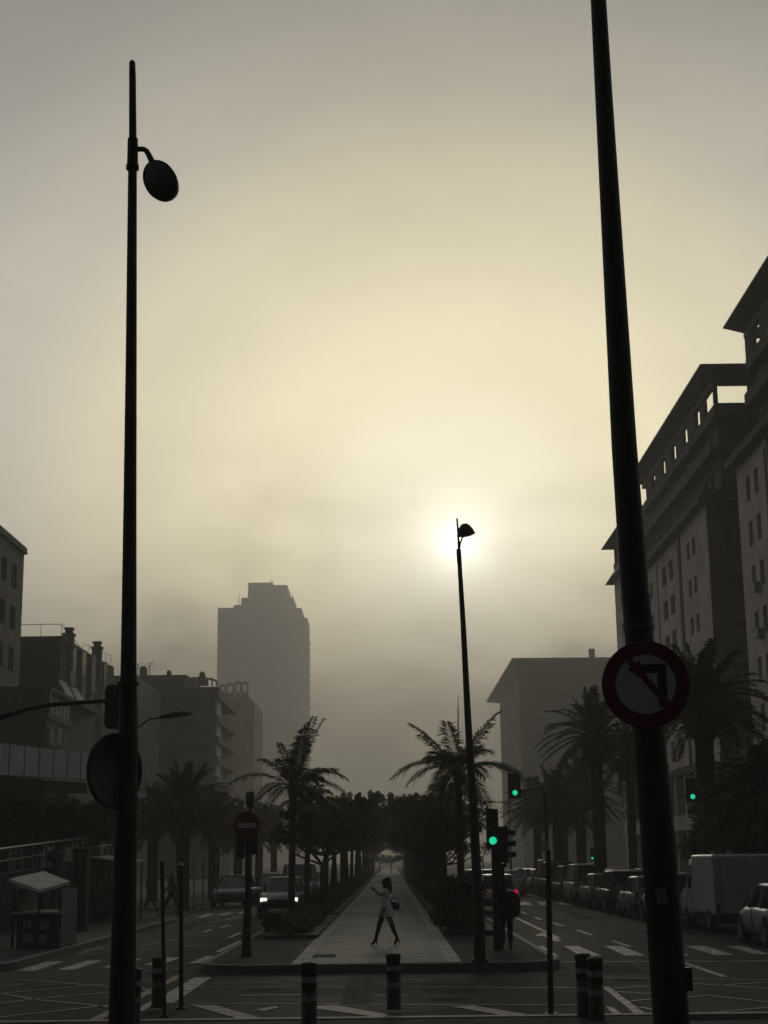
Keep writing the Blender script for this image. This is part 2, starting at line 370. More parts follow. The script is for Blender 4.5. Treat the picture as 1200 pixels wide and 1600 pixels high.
for a, b in [((-10,1550),(60,1562)), ((60,1562),(172,1573)), ((-10,1569),(60,1560)), ((60,1560),(175,1550)), ((-10,1553),(172,1537)), ((-10,1590),(172,1570)), ((-10,1530),(60,1532)), ((60,1532),(172,1542)),
             ((-10,1594),(60,1602)), ((95,1600),(150,1592)), ((206,1534),(282,1525)), ((206,1541),(260,1553)), ((206,1560),(250,1548)), ((-10,1542),(40,1537)), ((206,1519),(280,1513)), ((206,1483),(340,1476)),
             ((120,1490),(160,1480)), ((220,1477),(275,1468))]:
    linepx(g, a, b, .10, .012)
struct(g.build('road_lattice', THIN_PAINT))
g = MB()
for a, b in [((895,1527),(1205,1531)), ((940,1546),(1022,1540)), ((985,1564),(1022,1560)), ((1075,1558),(1105,1555)), ((1105,1555),(1205,1566)), ((1075,1586),(1205,1573)), ((1120,1582),(1205,1592)),
             ((960,1549),(1024,1553)), ((1075,1536),(1205,1545)), ((1120,1540),(1205,1534)), ((1000,1573),(1024,1578))]:
    linepx(g, a, b, .10, .012)
struct(g.build('road_lattice', THIN_PAINT))
g = MB()
quadpx(g, [(259,1567),(271,1567),(331,1527),(304,1527),(259,1553)], .010)
quadpx(g, [(941,1542),(952,1542),(1034,1602),(1014,1602)], .010)
quadpx(g, [(946,1573),(957,1573),(984,1593),(968,1593)], .011)
linepx(g, (850,1503), (1230,1501), .13, .011); linepx(g, (1068,1504), (1132,1526), .13, .014)
linepx(g, (214,1580), (245,1563), .14, .011)
linepx(g, (340,1487), (378,1469), .13, .011); linepx(g, (800,1431), (873,1466), .13, .011)
linepx(g, (725,1392), (800,1431), .12, .011)
for a, b in [((835,1433),(846,1437)), ((863,1441),(879,1447)), ((902,1453),(924,1461)), ((958,1470),(984,1479)), ((812,1424),(822,1428)), ((1000,1462),(1022,1462)), ((345,1466),(358,1465)), ((358,1465),(376,1457)),
             ((346,1449),(358,1445)), ((352,1437),(376,1432)), ((318,1457),(330,1452)), ((378,1426),(392,1422))]:
    linepx(g, a, b, .12, .012)
quadpx(g, [(836,1462),(846,1457),(854,1459),(878,1470),(868,1471),(850,1463)], .012)
struct(g.build('road_lines', WHITE_PAINT))
g = MB()
for a, b, w_ in [((450,1531),(527,1530),.07), ((628,1531),(672,1531),.07), ((300,1542),(540,1542),.06), ((640,1542),(760,1542),.06), ((760,1543),(910,1543),.10), ((375,1555),(472,1554),.13), ((585,1555),(640,1555),.08),
                 ((295,1568),(530,1568),.07), ((580,1569),(915,1570),.07), ((330,1536),(430,1535),.05)]:
    linepx(g, a, b, w_, .010)
struct(g.build('crossing_lines', THIN_PAINT))
g = MB(); g.add([gnd(x, y, .006) for x, y in [(545,1524),(586,1524),(577,1568),(531,1568)]], [(0,1,2,3)])
struct(g.build('crossing_strip', DARKPAV))
g = MB()
for q in [[(297,1570),(338,1571),(432,1597),(392,1597)], [(476,1573),(520,1570),(644,1591),(610,1592)], [(704,1572),(740,1571),(850,1589),(806,1590)], [(400,1577),(430,1572),(436,1574),(410,1580)]]: quadpx(g, q, .013)
struct(g.build('chevron_stripes', THIN_PAINT))
PATCH = mat('patched_asphalt', (.030,.030,.030), .95, .05, scale=5, var=.3, bump=.3)
g = MB()
for q in [[(655,1536),(735,1536),(748,1552),(660,1552)], [(60,1540),(120,1536),(110,1546),(45,1550)], [(905,1508),(985,1507),(1010,1520),(925,1521)], [(880,1425),(905,1425),(930,1436),(902,1436)], [(300,1440),(330,1436),(300,1452),(268,1456)]]: quadpx(g, q, .0065)
struct(g.build('road_patches', PATCH))
g = MB()
for (x_, y_) in [(700,1561),(410,1547),(985,1531),(150,1495),(1120,1500)]:
    c = gnd(x_, y_, .0075); g.disc(c, (1,0,0), (0,1,0), .33, 24)
struct(g.build('drain_covers', MATS['cast_iron']))

# ================================================================== BUILDINGS
def facade(mb, o, u, inn, U, V, ops, depth, mi=0):
    "wall sheet at o spanned by u (horizontal) and z; ops = (u0,u1,v0,v1) openings with reveals going along inn"
    o, u, inn = Vector(o), Vector(u), Vector(inn)
    us = sorted({0, U}|{x for q in ops for x in q[:2]}); vs = sorted({0, V}|{x for q in ops for x in q[2:]})
    P = lambda a, b, d=0: o+u*a+Vector((0,0,b))+inn*d
    for i in range(len(us)-1):
        for j in range(len(vs)-1):
            a, b = (us[i]+us[i+1])/2, (vs[j]+vs[j+1])/2
            if any(q[0] < a < q[1] and q[2] < b < q[3] for q in ops): continue
            mb.add([P(us[i], vs[j]), P(us[i+1], vs[j]), P(us[i+1], vs[j+1]), P(us[i], vs[j+1])], [(0,1,2,3)], mi)
    for (a, b, c, d) in ops:
        mb.add([P(a,c), P(b,c), P(b,d), P(a,d), P(a,c,depth), P(b,c,depth), P(b,d,depth), P(a,d,depth)], [(0,1,5,4),(1,2,6,5),(2,3,7,6),(3,0,4,7)], mi)
def window(root, o, u, inn, a, b, c, d, depth, gm=GLASS, fm=None, name='window', cache={}):
    o, u, inn = Vector(o), Vector(u), Vector(inn); fm = fm or FRAME
    cen = o+u*(a+b)/2+Vector((0,0,(c+d)/2))+inn*(depth-.03)
    key = (round(b-a,2), round(d-c,2), gm.name, fm.name, round(u.x,3), round(u.y,3))
    if key not in cache:
        m = MB(); hw, hh = (b-a)/2, (d-c)/2
        m.obox((0,0,0)+inn*.0 if False else Vector((0,0,0))+inn*.02, u, (0,0,1), inn, hw, hh, .012, 0)
        for sx in (-1, 0, 1): m.obox(u*sx*(hw-.03*abs(sx)), u, (0,0,1), inn, .03, hh, .025, 1)
        for sz in (-1, 1): m.obox(Vector((0,0,sz*(hh-.03))), u, (0,0,1), inn, hw-.06, .03, .022, 1)
        ob = m.build(name, [gm, fm]); cache[key] = ob.data
    else:
        ob = bpy.data.objects.new(name, cache[key]); COL.objects.link(ob)
    ob.parent = root; ob.location = cen-parent_loc(root)
    WR = window.rnd
    if WR.random() < .38:      # roller blind part-way down
        f_ = WR.choice((.3, .45, .6, .85)); bk_ = ('blind', round(b-a,2), round(d-c,2), f_, round(u.x,3))
        if bk_ not in cache:
            m = MB(); hh = (d-c)/2; m.obox(Vector((0,0,hh*(1-f_)-.03))-inn*.03, u, (0,0,1), inn, (b-a)/2-.07, hh*f_-.02, .01); bo = m.build('blind', BLIND); cache[bk_] = bo.data
        else: bo = bpy.data.objects.new('blind', cache[bk_]); COL.objects.link(bo)
        bo.parent = ob
    return ob
window.rnd = random.Random(12)
BLIND = mat('roller_blind', (.22, .21, .19), .8, .2)
FRAME = mat('window_frame', (.16, .155, .15), .6)
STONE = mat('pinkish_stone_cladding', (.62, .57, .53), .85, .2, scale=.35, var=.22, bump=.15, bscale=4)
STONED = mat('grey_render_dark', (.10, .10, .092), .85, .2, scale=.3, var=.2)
CORN = mat('dark_cornice', (.07, .068, .062), .8, .2, scale=.5, var=.2)
ROOFM = mat('eave_metal', (.13, .13, .12), .6, .3, scale=.4, var=.15)

CURT2 = mat('air_conditioner_grey', (.28,.28,.27), .6, .3)
def modern(name, label, X, Y0, Y1, D, zw=28.4, cols=(), strips=(), front_cols=(), zbot=9.0, fo=3.5, re=6.0, eo=1.3, has_base=True, top=True, rows=7):
    root = thing(name, label, 'building', (X, Y0, 0))
    L = Y1-Y0
    # side wall facing the boulevard, outward -X
    ops = []
    zt0 = zw-1.2
    for (yy, wd, hh) in cols:
        for r in range(rows):
            z = zt0-1.0-r*3.05
            if z < zbot: break
            ops.append((yy-Y0-wd/2, yy-Y0+wd/2, z-hh/2, z+hh/2))
    m = MB(); st = [(s-Y0-.35, s-Y0+.35, zbot, zw-.6) for s in strips]
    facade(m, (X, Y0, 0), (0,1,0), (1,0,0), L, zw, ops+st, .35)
    fops = []
    for (xx, wd, hh) in front_cols:
        for r in range(rows):
            z = zt0-1.6-r*3.05
            if z < zbot: break
            fops.append((xx-X-wd/2, xx-X+wd/2, z-hh/2, z+hh/2))
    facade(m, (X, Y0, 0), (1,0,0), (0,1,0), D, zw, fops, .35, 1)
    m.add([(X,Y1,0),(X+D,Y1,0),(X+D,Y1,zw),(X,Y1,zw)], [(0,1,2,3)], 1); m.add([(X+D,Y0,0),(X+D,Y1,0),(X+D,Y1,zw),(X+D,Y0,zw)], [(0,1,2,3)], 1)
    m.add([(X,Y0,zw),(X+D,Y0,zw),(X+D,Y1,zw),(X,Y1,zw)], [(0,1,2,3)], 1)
    for s in st: m.add([(X+.35, Y0+s[0], s[2]), (X+.35, Y0+s[1], s[2]), (X+.35, Y0+s[1], s[3]), (X+.35, Y0+s[0], s[3])], [(0,1,2,3)], 1)
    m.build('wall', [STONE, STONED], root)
    for q in ops: window(root, (X, Y0, 0), (0,1,0), (1,0,0), *q, .3)
    for q in fops: window(root, (X, Y0, 0), (1,0,0), (0,1,0), *q, .3)
    if top:
        m = MB(); m.box(X-.7, X+D, Y0-.9, Y1+.4, zw+.002, zw+.5); m.box(X-.35, X+D, Y0-.4, Y1+.2, zw+.502, zw+1.0)
        m.build('cornice', CORN, root)
        zb = zw+1.0; za = 34.4; XA_ = X+1.0; YA, YB = Y0-fo*.4, Y1-re
        m = MB(); aops = []
        y = 2.2
        while y < YB-YA-2: aops += [(y, y+1.5, .3, 1.7), (y, y+1.5, 2.8, 3.9)]; y += 2.6
        facade(m, (XA_, YA, zb), (0,1,0), (1,0,0), YB-YA, za-zb, aops, .3)
        fops2 = [(k, k+1.2, .9, 2.3) for k in (1.6, 5.2, 9)]
        facade(m, (XA_, YA, zb), (1,0,0), (0,1,0), D-1, za-zb, fops2, .3, 1)
        m.add([(XA_,YB,zb),(X+D,YB,zb),(X+D,YB,za),(XA_,YB,za)], [(0,1,2,3)], 1)
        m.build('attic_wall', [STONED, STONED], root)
        for q in aops: window(root, (XA_, YA, zb), (0,1,0), (1,0,0), *q, .28)
        for q in fops2: window(root, (XA_, YA, zb), (1,0,0), (0,1,0), *q, .28)
        m = MB(); m.box(X+.2, X+D, Y0-fo*.55, YB+.5, 31.95, 32.35); m.box(X+.2, X+.32, Y0-fo*.55, YB+.5, 32.351, 32.9); m.build('attic_ledge', CORN, root)
        m = MB(); XP = X+.35; YP = Y0-fo; m.box(XP, X+D, YP, YB+.1, za, za+.35); m.box(XP, XP+.25, YP, YB+.1, za+.351, 35.3); m.box(XP+.251, X+D, YP, YP+.25, za+.351, 35.35)
        m.build('parapet', STONED, root)
        # open pergola storey: posts between parapet and the ring of eaves; the sky shows through
        y = YP+2.2; k = 0; ps = [(XP, XP+.3, YP, YP+.35)]
        while y < YB-1: ps.append((XP, XP+.3, y+(1.6 if k == 0 else 0), min(YB, y+3.2))); y += 5.2; k += 1
        for xx in (2.6, 6.6, 11): ps.append((XP+xx, XP+xx+.6, YP, YP+.3))
        for (a, b, c, d) in ps:
            m = MB(); m.box(a, b, c, d, 35.351, 36.75); m.build('pergola_post', STONED, root)
        zr = 36.75; I = [(XP-.05, YP-.05), (X+D, YP-.05), (X+D, YB), (XP-.05, YB)]; J_ = [(XP+.32, YP+.36), (X+D-.4, YP+.36), (X+D-.4, YB-.4), (XP+.32, YB-.4)]
        O = [(XP-eo, YP-eo*1.5), (X+D+eo, YP-eo*1.5), (X+D+eo, YB+eo*.4), (XP-eo, YB+eo*.4)]
        rings = [(J_, zr), (I, zr), (I, zr+.4), (O, zr+.95), (O, zr+1.05), (J_, zr+.6)]
        m = MB(); m.add([(p[0], p[1], z) for L_, z in rings for p in L_], [(r*4+k, r*4+(k+1) % 4, ((r+1) % 6)*4+(k+1) % 4, ((r+1) % 6)*4+k) for r in range(6) for k in range(4)])
        m.build('roof', ROOFM, root)
    ar = random.Random(int(X*10+Y1))
    for (a, b, c, d) in ops:
        if ar.random() < .09:
            m = MB(); ym = Y0+(a+b)/2+1.0; m.box(X-.42, X-.01, ym-.42, ym+.42, c-.25, c+.35); m.build('air_conditioner', CURT2, root)
    for s_ in strips[:1]:
        m = MB(); m.tube([(X-.08, s_-1.1, zbot-.3), (X-.08, s_-1.1, zw-.1)], .06, 6); m.build('drainpipe', CORN, root)
    if has_base:
        m = MB(); m.box(X-2.2, X-.003, Y0-1.5, Y1+.5, 8.2, 8.75); m.build('arcade_ledge', CORN, root)
        m = MB()
        y = Y0
        while y < Y1: m.box(X-1.9, X-1.35, y, y+.55, .14, 8.2); y += 4.2
        m.box(X-2.1, X-1.2, Y0-1, Y1, 4.1, 5.2)
        m.build('arcade', STONE, root)
        m = MB(); m.box(X-.28, X-.004, Y0-.2, Y1, .14, 8.19); m.build('shopfront', mat('dark_shopfront', (.03, .03, .03), .4, .4, scale=.6, var=.4), root)
    return root

modern('office_block', 'pale stone office block with a pierced attic loggia, right behind the big black pole', 24.4, 114.3, 150, 18,
       cols=[(119.7,1.15,1.4),(122.0,1.15,1.4),(129.8,2.0,1.7),(133.2,2.0,1.7),(139.8,1.2,1.4),(142.4,1.2,1.4),(147.6,1.2,1.4)], strips=(126.2,136.6), front_cols=[(26.5,1.5,1.6),(30,1.5,1.6)])
modern('office_block', 'stone office block cut by the right edge, with a jutting dark penthouse eave', 24.4, 70, 103.7, 18,
       cols=[(100.6,1.1,1.7),(98.3,1.1,1.7),(93,1.1,1.7),(90.5,1.1,1.7)], strips=(95.6,), fo=0, re=3.4)
# end wing beyond the office block: lower roof on short posts
b9 = thing('office_wing', 'narrow end wing with small roof on posts, just left of the big black pole', 'building', (24.4, 151, 0))
m = MB(); ops = [(7.0, 8.2, z-.9, z+.7) for z in (28.3, 25.2, 22.1, 19.0, 15.9, 12.8)]
facade(m, (24.4,150.5,0), (0,1,0), (1,0,0), 12.0, 30.8, ops, .3)
m.add([(24.4,150.5,0),(34,150.5,0),(34,150.5,30.8),(24.4,150.5,30.8)], [(0,1,2,3)]); m.add([(24.4,162.5,0),(34,162.5,0),(34,162.5,30.8),(24.4,162.5,30.8)], [(0,1,2,3)]); m.add([(24.4,150.5,30.8),(34,150.5,30.8),(34,162.5,30.8),(24.4,162.5,30.8)], [(0,1,2,3)])
m.build('wall', STONE, b9)
for q in ops: window(b9, (24.4,150.5,0), (0,1,0), (1,0,0), *q, .28)
m = MB(); m.loft([[(23.5,150.4,30.8),(35,150.4,30.8),(35,163.4,30.8),(23.5,163.4,30.8)], [(24.5,150.5,32.3),(34,150.5,32.3),(34,162.4,32.3),(24.5,162.4,32.3)]], smooth=False); m.build('cornice', CORN, b9)
m = MB(); m.box(24.4,34,150.6,162.5,32.3,32.9); m.build('parapet', STONED, b9)
for y in (152, 156, 159.5, 162.2): m2 = MB(); m2.box(24.5,24.9,y-.2,y+.2,32.9,34.8); m2.build('post', STONED, b9)
m = MB(); m.loft([[(23.3,150,34.8),(35,150,34.8),(35,164,34.8),(23.3,164,34.8)], [(25.8,152,37.0),(33,152,37.0),(33,161,37.0),(25.8,161,37.0)]], smooth=False); m.build('roof', ROOFM, b9)

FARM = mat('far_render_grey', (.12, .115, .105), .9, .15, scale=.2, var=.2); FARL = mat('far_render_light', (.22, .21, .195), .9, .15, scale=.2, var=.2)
# broad-eaved block deep in the fog
X6, Y6, Y6b = 34.5, 405, 478
b6 = thing('overhanging_roof_block', 'fog-veiled block with a very wide flat overhanging roof, right of the thin central lamp', 'building', (X6, Y6, 0))
m = MB(); zr = at(818, 1026, 398).z-1.0
ops = [(y, y+2.2, z, z+1.6) for y in range(4, 68, 8) for z in range(8, 48, 5)]
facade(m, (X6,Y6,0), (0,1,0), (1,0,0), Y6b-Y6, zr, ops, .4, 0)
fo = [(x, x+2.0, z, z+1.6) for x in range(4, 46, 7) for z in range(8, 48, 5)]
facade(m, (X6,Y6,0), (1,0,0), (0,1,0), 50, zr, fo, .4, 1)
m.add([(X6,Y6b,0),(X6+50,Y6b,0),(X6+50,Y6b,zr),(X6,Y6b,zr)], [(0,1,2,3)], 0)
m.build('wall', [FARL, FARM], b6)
for q in ops: window(b6, (X6,Y6,0), (0,1,0), (1,0,0), *q, .38)
for q in fo: window(b6, (X6,Y6,0), (1,0,0), (0,1,0), *q, .38)
m = MB(); m.loft([[(X6+.5,Y6+.2,zr-4.5),(X6+50,Y6+.2,zr-4.5),(X6+50,Y6b,zr-4.5),(X6+.5,Y6b,zr-4.5)] if False else [(X6-.2,Y6-.3,zr-3.0),(X6+52,Y6-.3,zr-3.0),(X6+52,Y6b+1,zr-3.0),(X6-.2,Y6b+1,zr-3.0)],
                  [(X6-2.2,Y6-7,zr),(X6+54,Y6-5,zr),(X6+54,Y6b+8,zr),(X6-2.2,Y6b+28,zr)], [(X6-2.2,Y6-7,zr+.7),(X6+54,Y6-5,zr+.7),(X6+54,Y6b+8,zr+.7),(X6-2.2,Y6b+28,zr+.7)]], smooth=False)
m.build('roof', FARM, b6)
m = MB(); c = at(924, 1005, 425); m.tube([(c.x, 425, zr+.7), (c.x, 425, zr+2.6)], .35, 6); m.box(c.x-.8, c.x+.8, 424.4, 425.6, zr+2.6, zr+6.4); m.build('rooftop_mast', FARM, b6)

# ---- left side
REND = mat('warm_render', (.17, .155, .14), .85, .2, scale=.4, var=.2); RENDD = mat('brown_render', (.075, .068, .06), .85, .2, scale=.4, var=.25)
BRICKY = mat('grey_render', (.11, .108, .1), .85, .2, scale=.4, var=.25); CURT = mat('white_shutter', (.42, .42, .42), .7, .2)
XB = -27.6; d_ = ray(36.5, 900); yb1 = XB*d_.y/d_.x
b1 = thing('apartment_block', 'tall apartment block at the left edge with rows of dark windows and chamfered roof', 'building', (XB, 84, 0))
zt = at(38, 866, yb1).z
m = MB(); ops = []
for r in range(6):
    z = zt-1.4-r*3.05-1.75
    for k in range(9):
        y = yb1-2.0-k*3.1
        ops.append((y-1.5-84, y-84, z, z+1.75) if k % 3 != 2 else (y-1.1-84, y-.1-84, z, z+1.75))
lo = zt-19.2
facade(m, (XB,84,lo), (0,1,0), (-1,0,0), yb1-84, zt-lo, [(a,b,c-lo,d-lo) for a,b,c,d in ops if c > lo], .3)
m.add([(XB,84,lo),(XB-18,84,lo),(XB-18,84,zt),(XB,84,zt)], [(0,1,2,3)]); m.add([(XB,yb1,lo),(XB-18,yb1,lo),(XB-18,yb1,zt),(XB,yb1,zt)], [(0,1,2,3)])
m.add([(XB,84,zt),(XB,yb1,zt),(XB-18,yb1,zt),(XB-18,84,zt)], [(0,1,2,3)])
m.build('wall', REND, b1)
for a, b, c, d in ops:
    if c > lo: window(b1, (XB,84,0), (0,1,0), (-1,0,0), a, b, c, d, .28, fm=CURT if (int(a*7)+int(c)) % 4 == 0 else FRAME)
m = MB(); m.loft([[(XB+.22,83,zt),(XB+.22,yb1+.2,zt),(XB-18,yb1+.5,zt),(XB-18,83,zt)], [(XB+.16,83,zt+.5),(XB+.16,yb1+.15,zt+.5),(XB-18,yb1+.4,zt+.5),(XB-18,83,zt+.5)], [(XB-1.2,83,zt+1.7),(XB-1.2,yb1-2.2,zt+1.7),(XB-18,yb1-2.2,zt+1.7),(XB-18,83,zt+1.7)]], smooth=False)
m.build('roof', RENDD, b1)
m = MB(); m.box(XB-18, XB+1.2, 84, yb1+.3, lo-3.4, lo-.004); m.box(XB-18, XB+.2, 84, yb1-.4, 0, lo-3.41); m.build('lower_storeys', RENDD, b1)

# stepped block with chimneys
A = at(95, 1001, 130); B = at(133, 1022, 139); C_ = at(178, 1042, 148); E0 = at(30, 1001, 130)
b2 = thing('stepped_apartment_block', 'dark apartment block with two chimneys and a roof stepping down, right of the edge block', 'building', (A.x, 130, 0))
SLAB = mat('block_side_wall', (.085, .085, .078), .85, .2, scale=.3, var=.25)
m = MB()
def side(m, P, Q, z, back=14, mi=0):
    m.prism([(P.x,P.y),(Q.x,Q.y),(Q.x-back,Q.y+2),(P.x-back,P.y)], 0, z, mi)
m.box(E0.x-8, A.x-.01, 130, 146, 0, A.z); side(m, A, B, A.z-.6); m.build('wall', SLAB, b2)
m = MB(); side(m, B+Vector((.0,.01,0)), C_, C_.z); m.build('rear_wing', BRICKY, b2)
m = MB(); m.box(E0.x-8, A.x+.3, 129.6, 146, A.z, A.z+.35); m.build('roof_edge', CORN, b2)
for (px, py, yy) in [(108, 990, 133), (152, 1011, 143)]:
    c = at(px, py, yy); m = MB(); m.box(c.x-.42, c.x+.42, yy-.4, yy+.4, c.z-3.2, c.z-.2); m.box(c.x-.52, c.x+.52, yy-.5, yy+.5, c.z-.2, c.z); m.box(c.x-.3, c.x+.3, yy-.3, yy+.3, c.z, c.z+.35); m.box(c.x-.4, c.x+.4, yy-.4, yy+.4, c.z+.35, c.z+.5)
    m.build('chimney', BRICKY, b2)
m = MB()
def rail(m, pts, h=1.1, r=.03):
    for p, q in zip(pts[:-1], pts[1:]):
        p, q = Vector(p), Vector(q); m.tube([p+Vector((0,0,h)), q+Vector((0,0,h))], r, 5); k = max(1, int((q-p).length/1.6))
        for i in range(k+1):
            s_ = p.lerp(q, i/k); m.tube([s_, s_+Vector((0,0,h))], r*.8, 4)
rail(m, [(E0.x,130.2,A.z+.35),(A.x,130.2,A.z+.35),(B.x-.3,B.y,A.z-.6)]); rail(m, [(B.x-.3,B.y+.5,C_.z),(C_.x-.3,C_.y,C_.z)]); m.build('roof_railing', STEEL, b2)
du = (C_-A); du.z = 0; du.normalize(); dn = Vector((du.y, -du.x, 0)); 
if dn.x < 0: dn = -dn
for (px, py, wd, hh, wm) in [(112,1040,1.6,3.2,0),(128,1044,1.4,3.0,0),(143,1053,1.2,3.4,1),(162,1058,1.2,2.6,0),(128,1086,1.1,3.0,1),(142,1100,1.2,2.2,0),(158,1110,1.1,2.6,0),(109,1118,1.5,1.6,0),(141,1126,1.1,3.6,0),(160,1136,1.1,3,0)]:
    t_ = (px-95)/83.0; base = Vector((A.x,A.y,0)).lerp(Vector((C_.x,C_.y,0)), t_); Y = base.y; c = at(px, py, Y)
    c = Vector((base.x, base.y, c.z))+dn*.06
    m = MB(); m.obox(c, du, (0,0,1), dn, wd/2, hh/2, .05, 0); m.obox(c+Vector((0,0,-hh/2-.06)), du, (0,0,1), dn, wd/2+.12, .05, .12, 1); m.obox(c+Vector((0,0,hh/2+.05)), du, (0,0,1), dn, wd/2+.1, .05, .09, 1)
    m.build('window', [CURT if wm else GLASS, FRAME], b2)
for (px, py) in [(98,1075),(114,1084)]:
    t_ = (px-95)/83.0; base = Vector((A.x,A.y,0)).lerp(Vector((C_.x,C_.y,0)), t_); c = at(px, py, base.y); p = Vector((base.x,base.y,c.z))+dn*.05
    m = MB(); q = p+dn*1.3+Vector((0,0,-1.6)); m.add([p-du*1.2+Vector((0,0,.6)), p+du*1.2+Vector((0,0,.6)), q+du*1.2, q-du*1.2, q+du*1.2-Vector((0,0,.3)), q-du*1.2-Vector((0,0,.3))], [(0,1,2,3),(3,2,4,5)])
    m.build('awning', CURT, b2)

# annex with enclosed balconies
XA = -22.2
b2b = thing('annex_building', 'low dark annex with white enclosed balconies in front of the chimney block', 'building', (XA, 100, 0))
z1 = at(73, 1079, 100).z; z0 = at(73, 1112, 100).z
m = MB(); m.box(XA-12, XA, 100, 117, 0, z0-.4); m.box(XA-12, XA-.3, 100.3, 117, z0-.4, z1); m.build('wall', mat('blue_grey_render', (.062, .06, .072), .85, .2, scale=.4, var=.2), b2b)
m = MB(); m.box(XA-12, XA+.3, 99.7, 117.3, z1, z1+.25); m.build('roof_edge', CORN, b2b)
for k in range(6):
    m = MB(); y = 100.4+k*1.25; m.box(XA-.29, XA-.05, y, y+.85, z0, z1-.1); m.build('white_panel', CURT, b2b)
m = MB(); m.box(XA-.29, XA+.1, 100.1, 108, z0-.39, z0-.005); m.build('balcony_edge', BRICKY, b2b)
for k, px in enumerate((86, 99)):
    m = MB(); y = 2400*abs(XA)/(610-px); a = at(px, 1138, y).z; b = at(px, 1166, y).z; m.box(XA+.003, XA+.08, y-.9, y+.9, b, a, 0); m.box(XA+.003, XA+.12, y-1.05, y-.9, b, a, 1); m.box(XA+.003, XA+.12, y+.9, y+1.05, b, a, 1); m.build('window', [GLASS, FRAME], b2b)
for px in (33, 50, 64):
    c = at(px, 1093, 100); m = MB(); m.box(c.x-.6, c.x+.6, 99.9, 100.28, c.z-.9, c.z+.6, 0); m.box(c.x-.7, c.x-.6, 99.88, 100.28, c.z-.9, c.z+.6, 1); m.build('window', [GLASS, FRAME], b2b)

# raised terrace: pale parapet on columns
tl = at(-60, 1154, 57.6); tr = at(147, 1178, 66); zl = at(-60, 1207, 57.6).z; zr_ = at(147, 1218, 66).z
b2c = thing('raised_terrace', 'raised terrace with long pale concrete parapet above the hedge, behind the left lamp pole', 'terrace', (tr.x, 66, 0))
m = MB(); d = Vector((tr.x-tl.x, tr.y-tl.y, 0)); Lp = d.length; d.normalize(); nn_ = Vector((-d.y, d.x, 0))
vs = [];
for P_, za, zb_ in ((tl, tl.z, zl), (tr, tr.z, zr_)):
    vs += [(P_.x,P_.y,zb_),(P_.x,P_.y,za),(P_.x+nn_.x*.3,P_.y+nn_.y*.3,za),(P_.x+nn_.x*.3,P_.y+nn_.y*.3,zb_)]
m.add(vs, [(0,1,5,4),(1,2,6,5),(2,3,7,6),(3,0,4,7),(0,3,2,1),(4,5,6,7)])
m.build('parapet', mat('pale_concrete_panel', (.80, .79, .76), .8, .2, scale=.8, var=.12), b2c)
m = MB()
for k in range(1, 9):
    p = Vector((tl.x,tl.y,0)).lerp(Vector((tr.x,tr.y,0)), k/9); zz = zl+(zr_-zl)*k/9; zq = tl.z+(tr.z-tl.z)*k/9
    m = MB(); m.obox(p-nn_*.012+Vector((0,0,(zz+zq)/2)), d, (0,0,1), nn_, .02, (zq-zz)/2, .01); m.build('panel_joint', FRAME, b2c)
m = MB(); m.obox(Vector(((tl.x+tr.x)/2, (tl.y+tr.y)/2, zr_-.35))+nn_*3, d, nn_, (0,0,1), Lp/2, 2.7, .2); m.build('deck', CORN, b2c)
for k in range(5):
    p = Vector((tl.x,tl.y,0)).lerp(Vector((tr.x,tr.y,0)), .1+k*.21)+nn_*1.2; m = MB(); m.box(p.x-.2, p.x+.2, p.y-.2, p.y+.2, 0, zr_-.4); m.build('column', BRICKY, b2c)
m = MB(); m.obox(Vector(((tl.x+tr.x)/2, (tl.y+tr.y)/2, 2.4))+nn_*5.5, d, nn_, (0,0,1), Lp/2, .2, 2.4); m.build('back_wall', BRICKY, b2c)

# ramp wall with bright handrail
r0 = at(-20, 1330, 46); r1 = at(181, 1303, 58)
b2d = thing('ramp_wall', 'dark retaining wall of a ramp with a bright steel handrail on top, left of the lamp pole', 'wall', (r1.x, 58, 0))
m = MB(); p0, p1 = Vector((r0.x,r0.y,0)), Vector((r1.x,r1.y,0)); d = (p1-p0).normalized(); nn_ = Vector((-d.y, d.x, 0))
zA, zB = r0.z-.75, r1.z-.75
m.add([p0, p1, p1+Vector((0,0,zB)), p0+Vector((0,0,zA)), p0+nn_*.3, p1+nn_*.3, p1+nn_*.3+Vector((0,0,zB)), p0+nn_*.3+Vector((0,0,zA))], [(0,1,2,3),(5,4,7,6),(3,2,6,7),(1,5,6,2),(4,0,3,7)])
m.build('wall', mat('retaining_wall', (.085, .083, .08), .9, .15, scale=1.2, var=.3), b2d)
m = MB(); m.tube([r0, r1], .045, 8); m.tube([r0-Vector((0,0,.35)), r1-Vector((0,0,.35))], .02, 6)
for k in range(14):
    p = r0.lerp(r1, k/13); m.tube([p, p-Vector((0,0,.76))], .02, 6)
m.build('handrail', STEEL, b2d)

# block with curved glass roof screen
a3 = at(150, 1056, 200); b3_ = at(291, 1053, 200); c3 = at(299, 1061, 204)
b3 = thing('terrace_bar_block', 'mid-height block with stacked balconies and a glazed roof terrace with a bluish sign', 'building', (b3_.x, 200, 0))
D3 = mat('dark_grey_render', (.06, .059, .062), .85, .2, scale=.25, var=.25)
m = MB(); m.prism([(a3.x-10,200),(b3_.x,200),(c3.x,205),(c3.x,225),(a3.x-10,225)], 0, a3.z); 
for k in range(8): m.box(a3.x-10, b3_.x+.05, 199.9, 199.998, a3.z-3.2-k*2.9, a3.z-3.05-k*2.9)
m.build('wall', D3, b3)
for k in range(6):
    for j in range(6):
        x = a3.x+2.2+j*2.0; z = a3.z-5-k*2.9; m = MB(); m.box(x-.5, x+.5, 199.93, 199.99, z-.8, z+.7); m.build('window', GLASS, b3) if x < b3_.x-1 else None
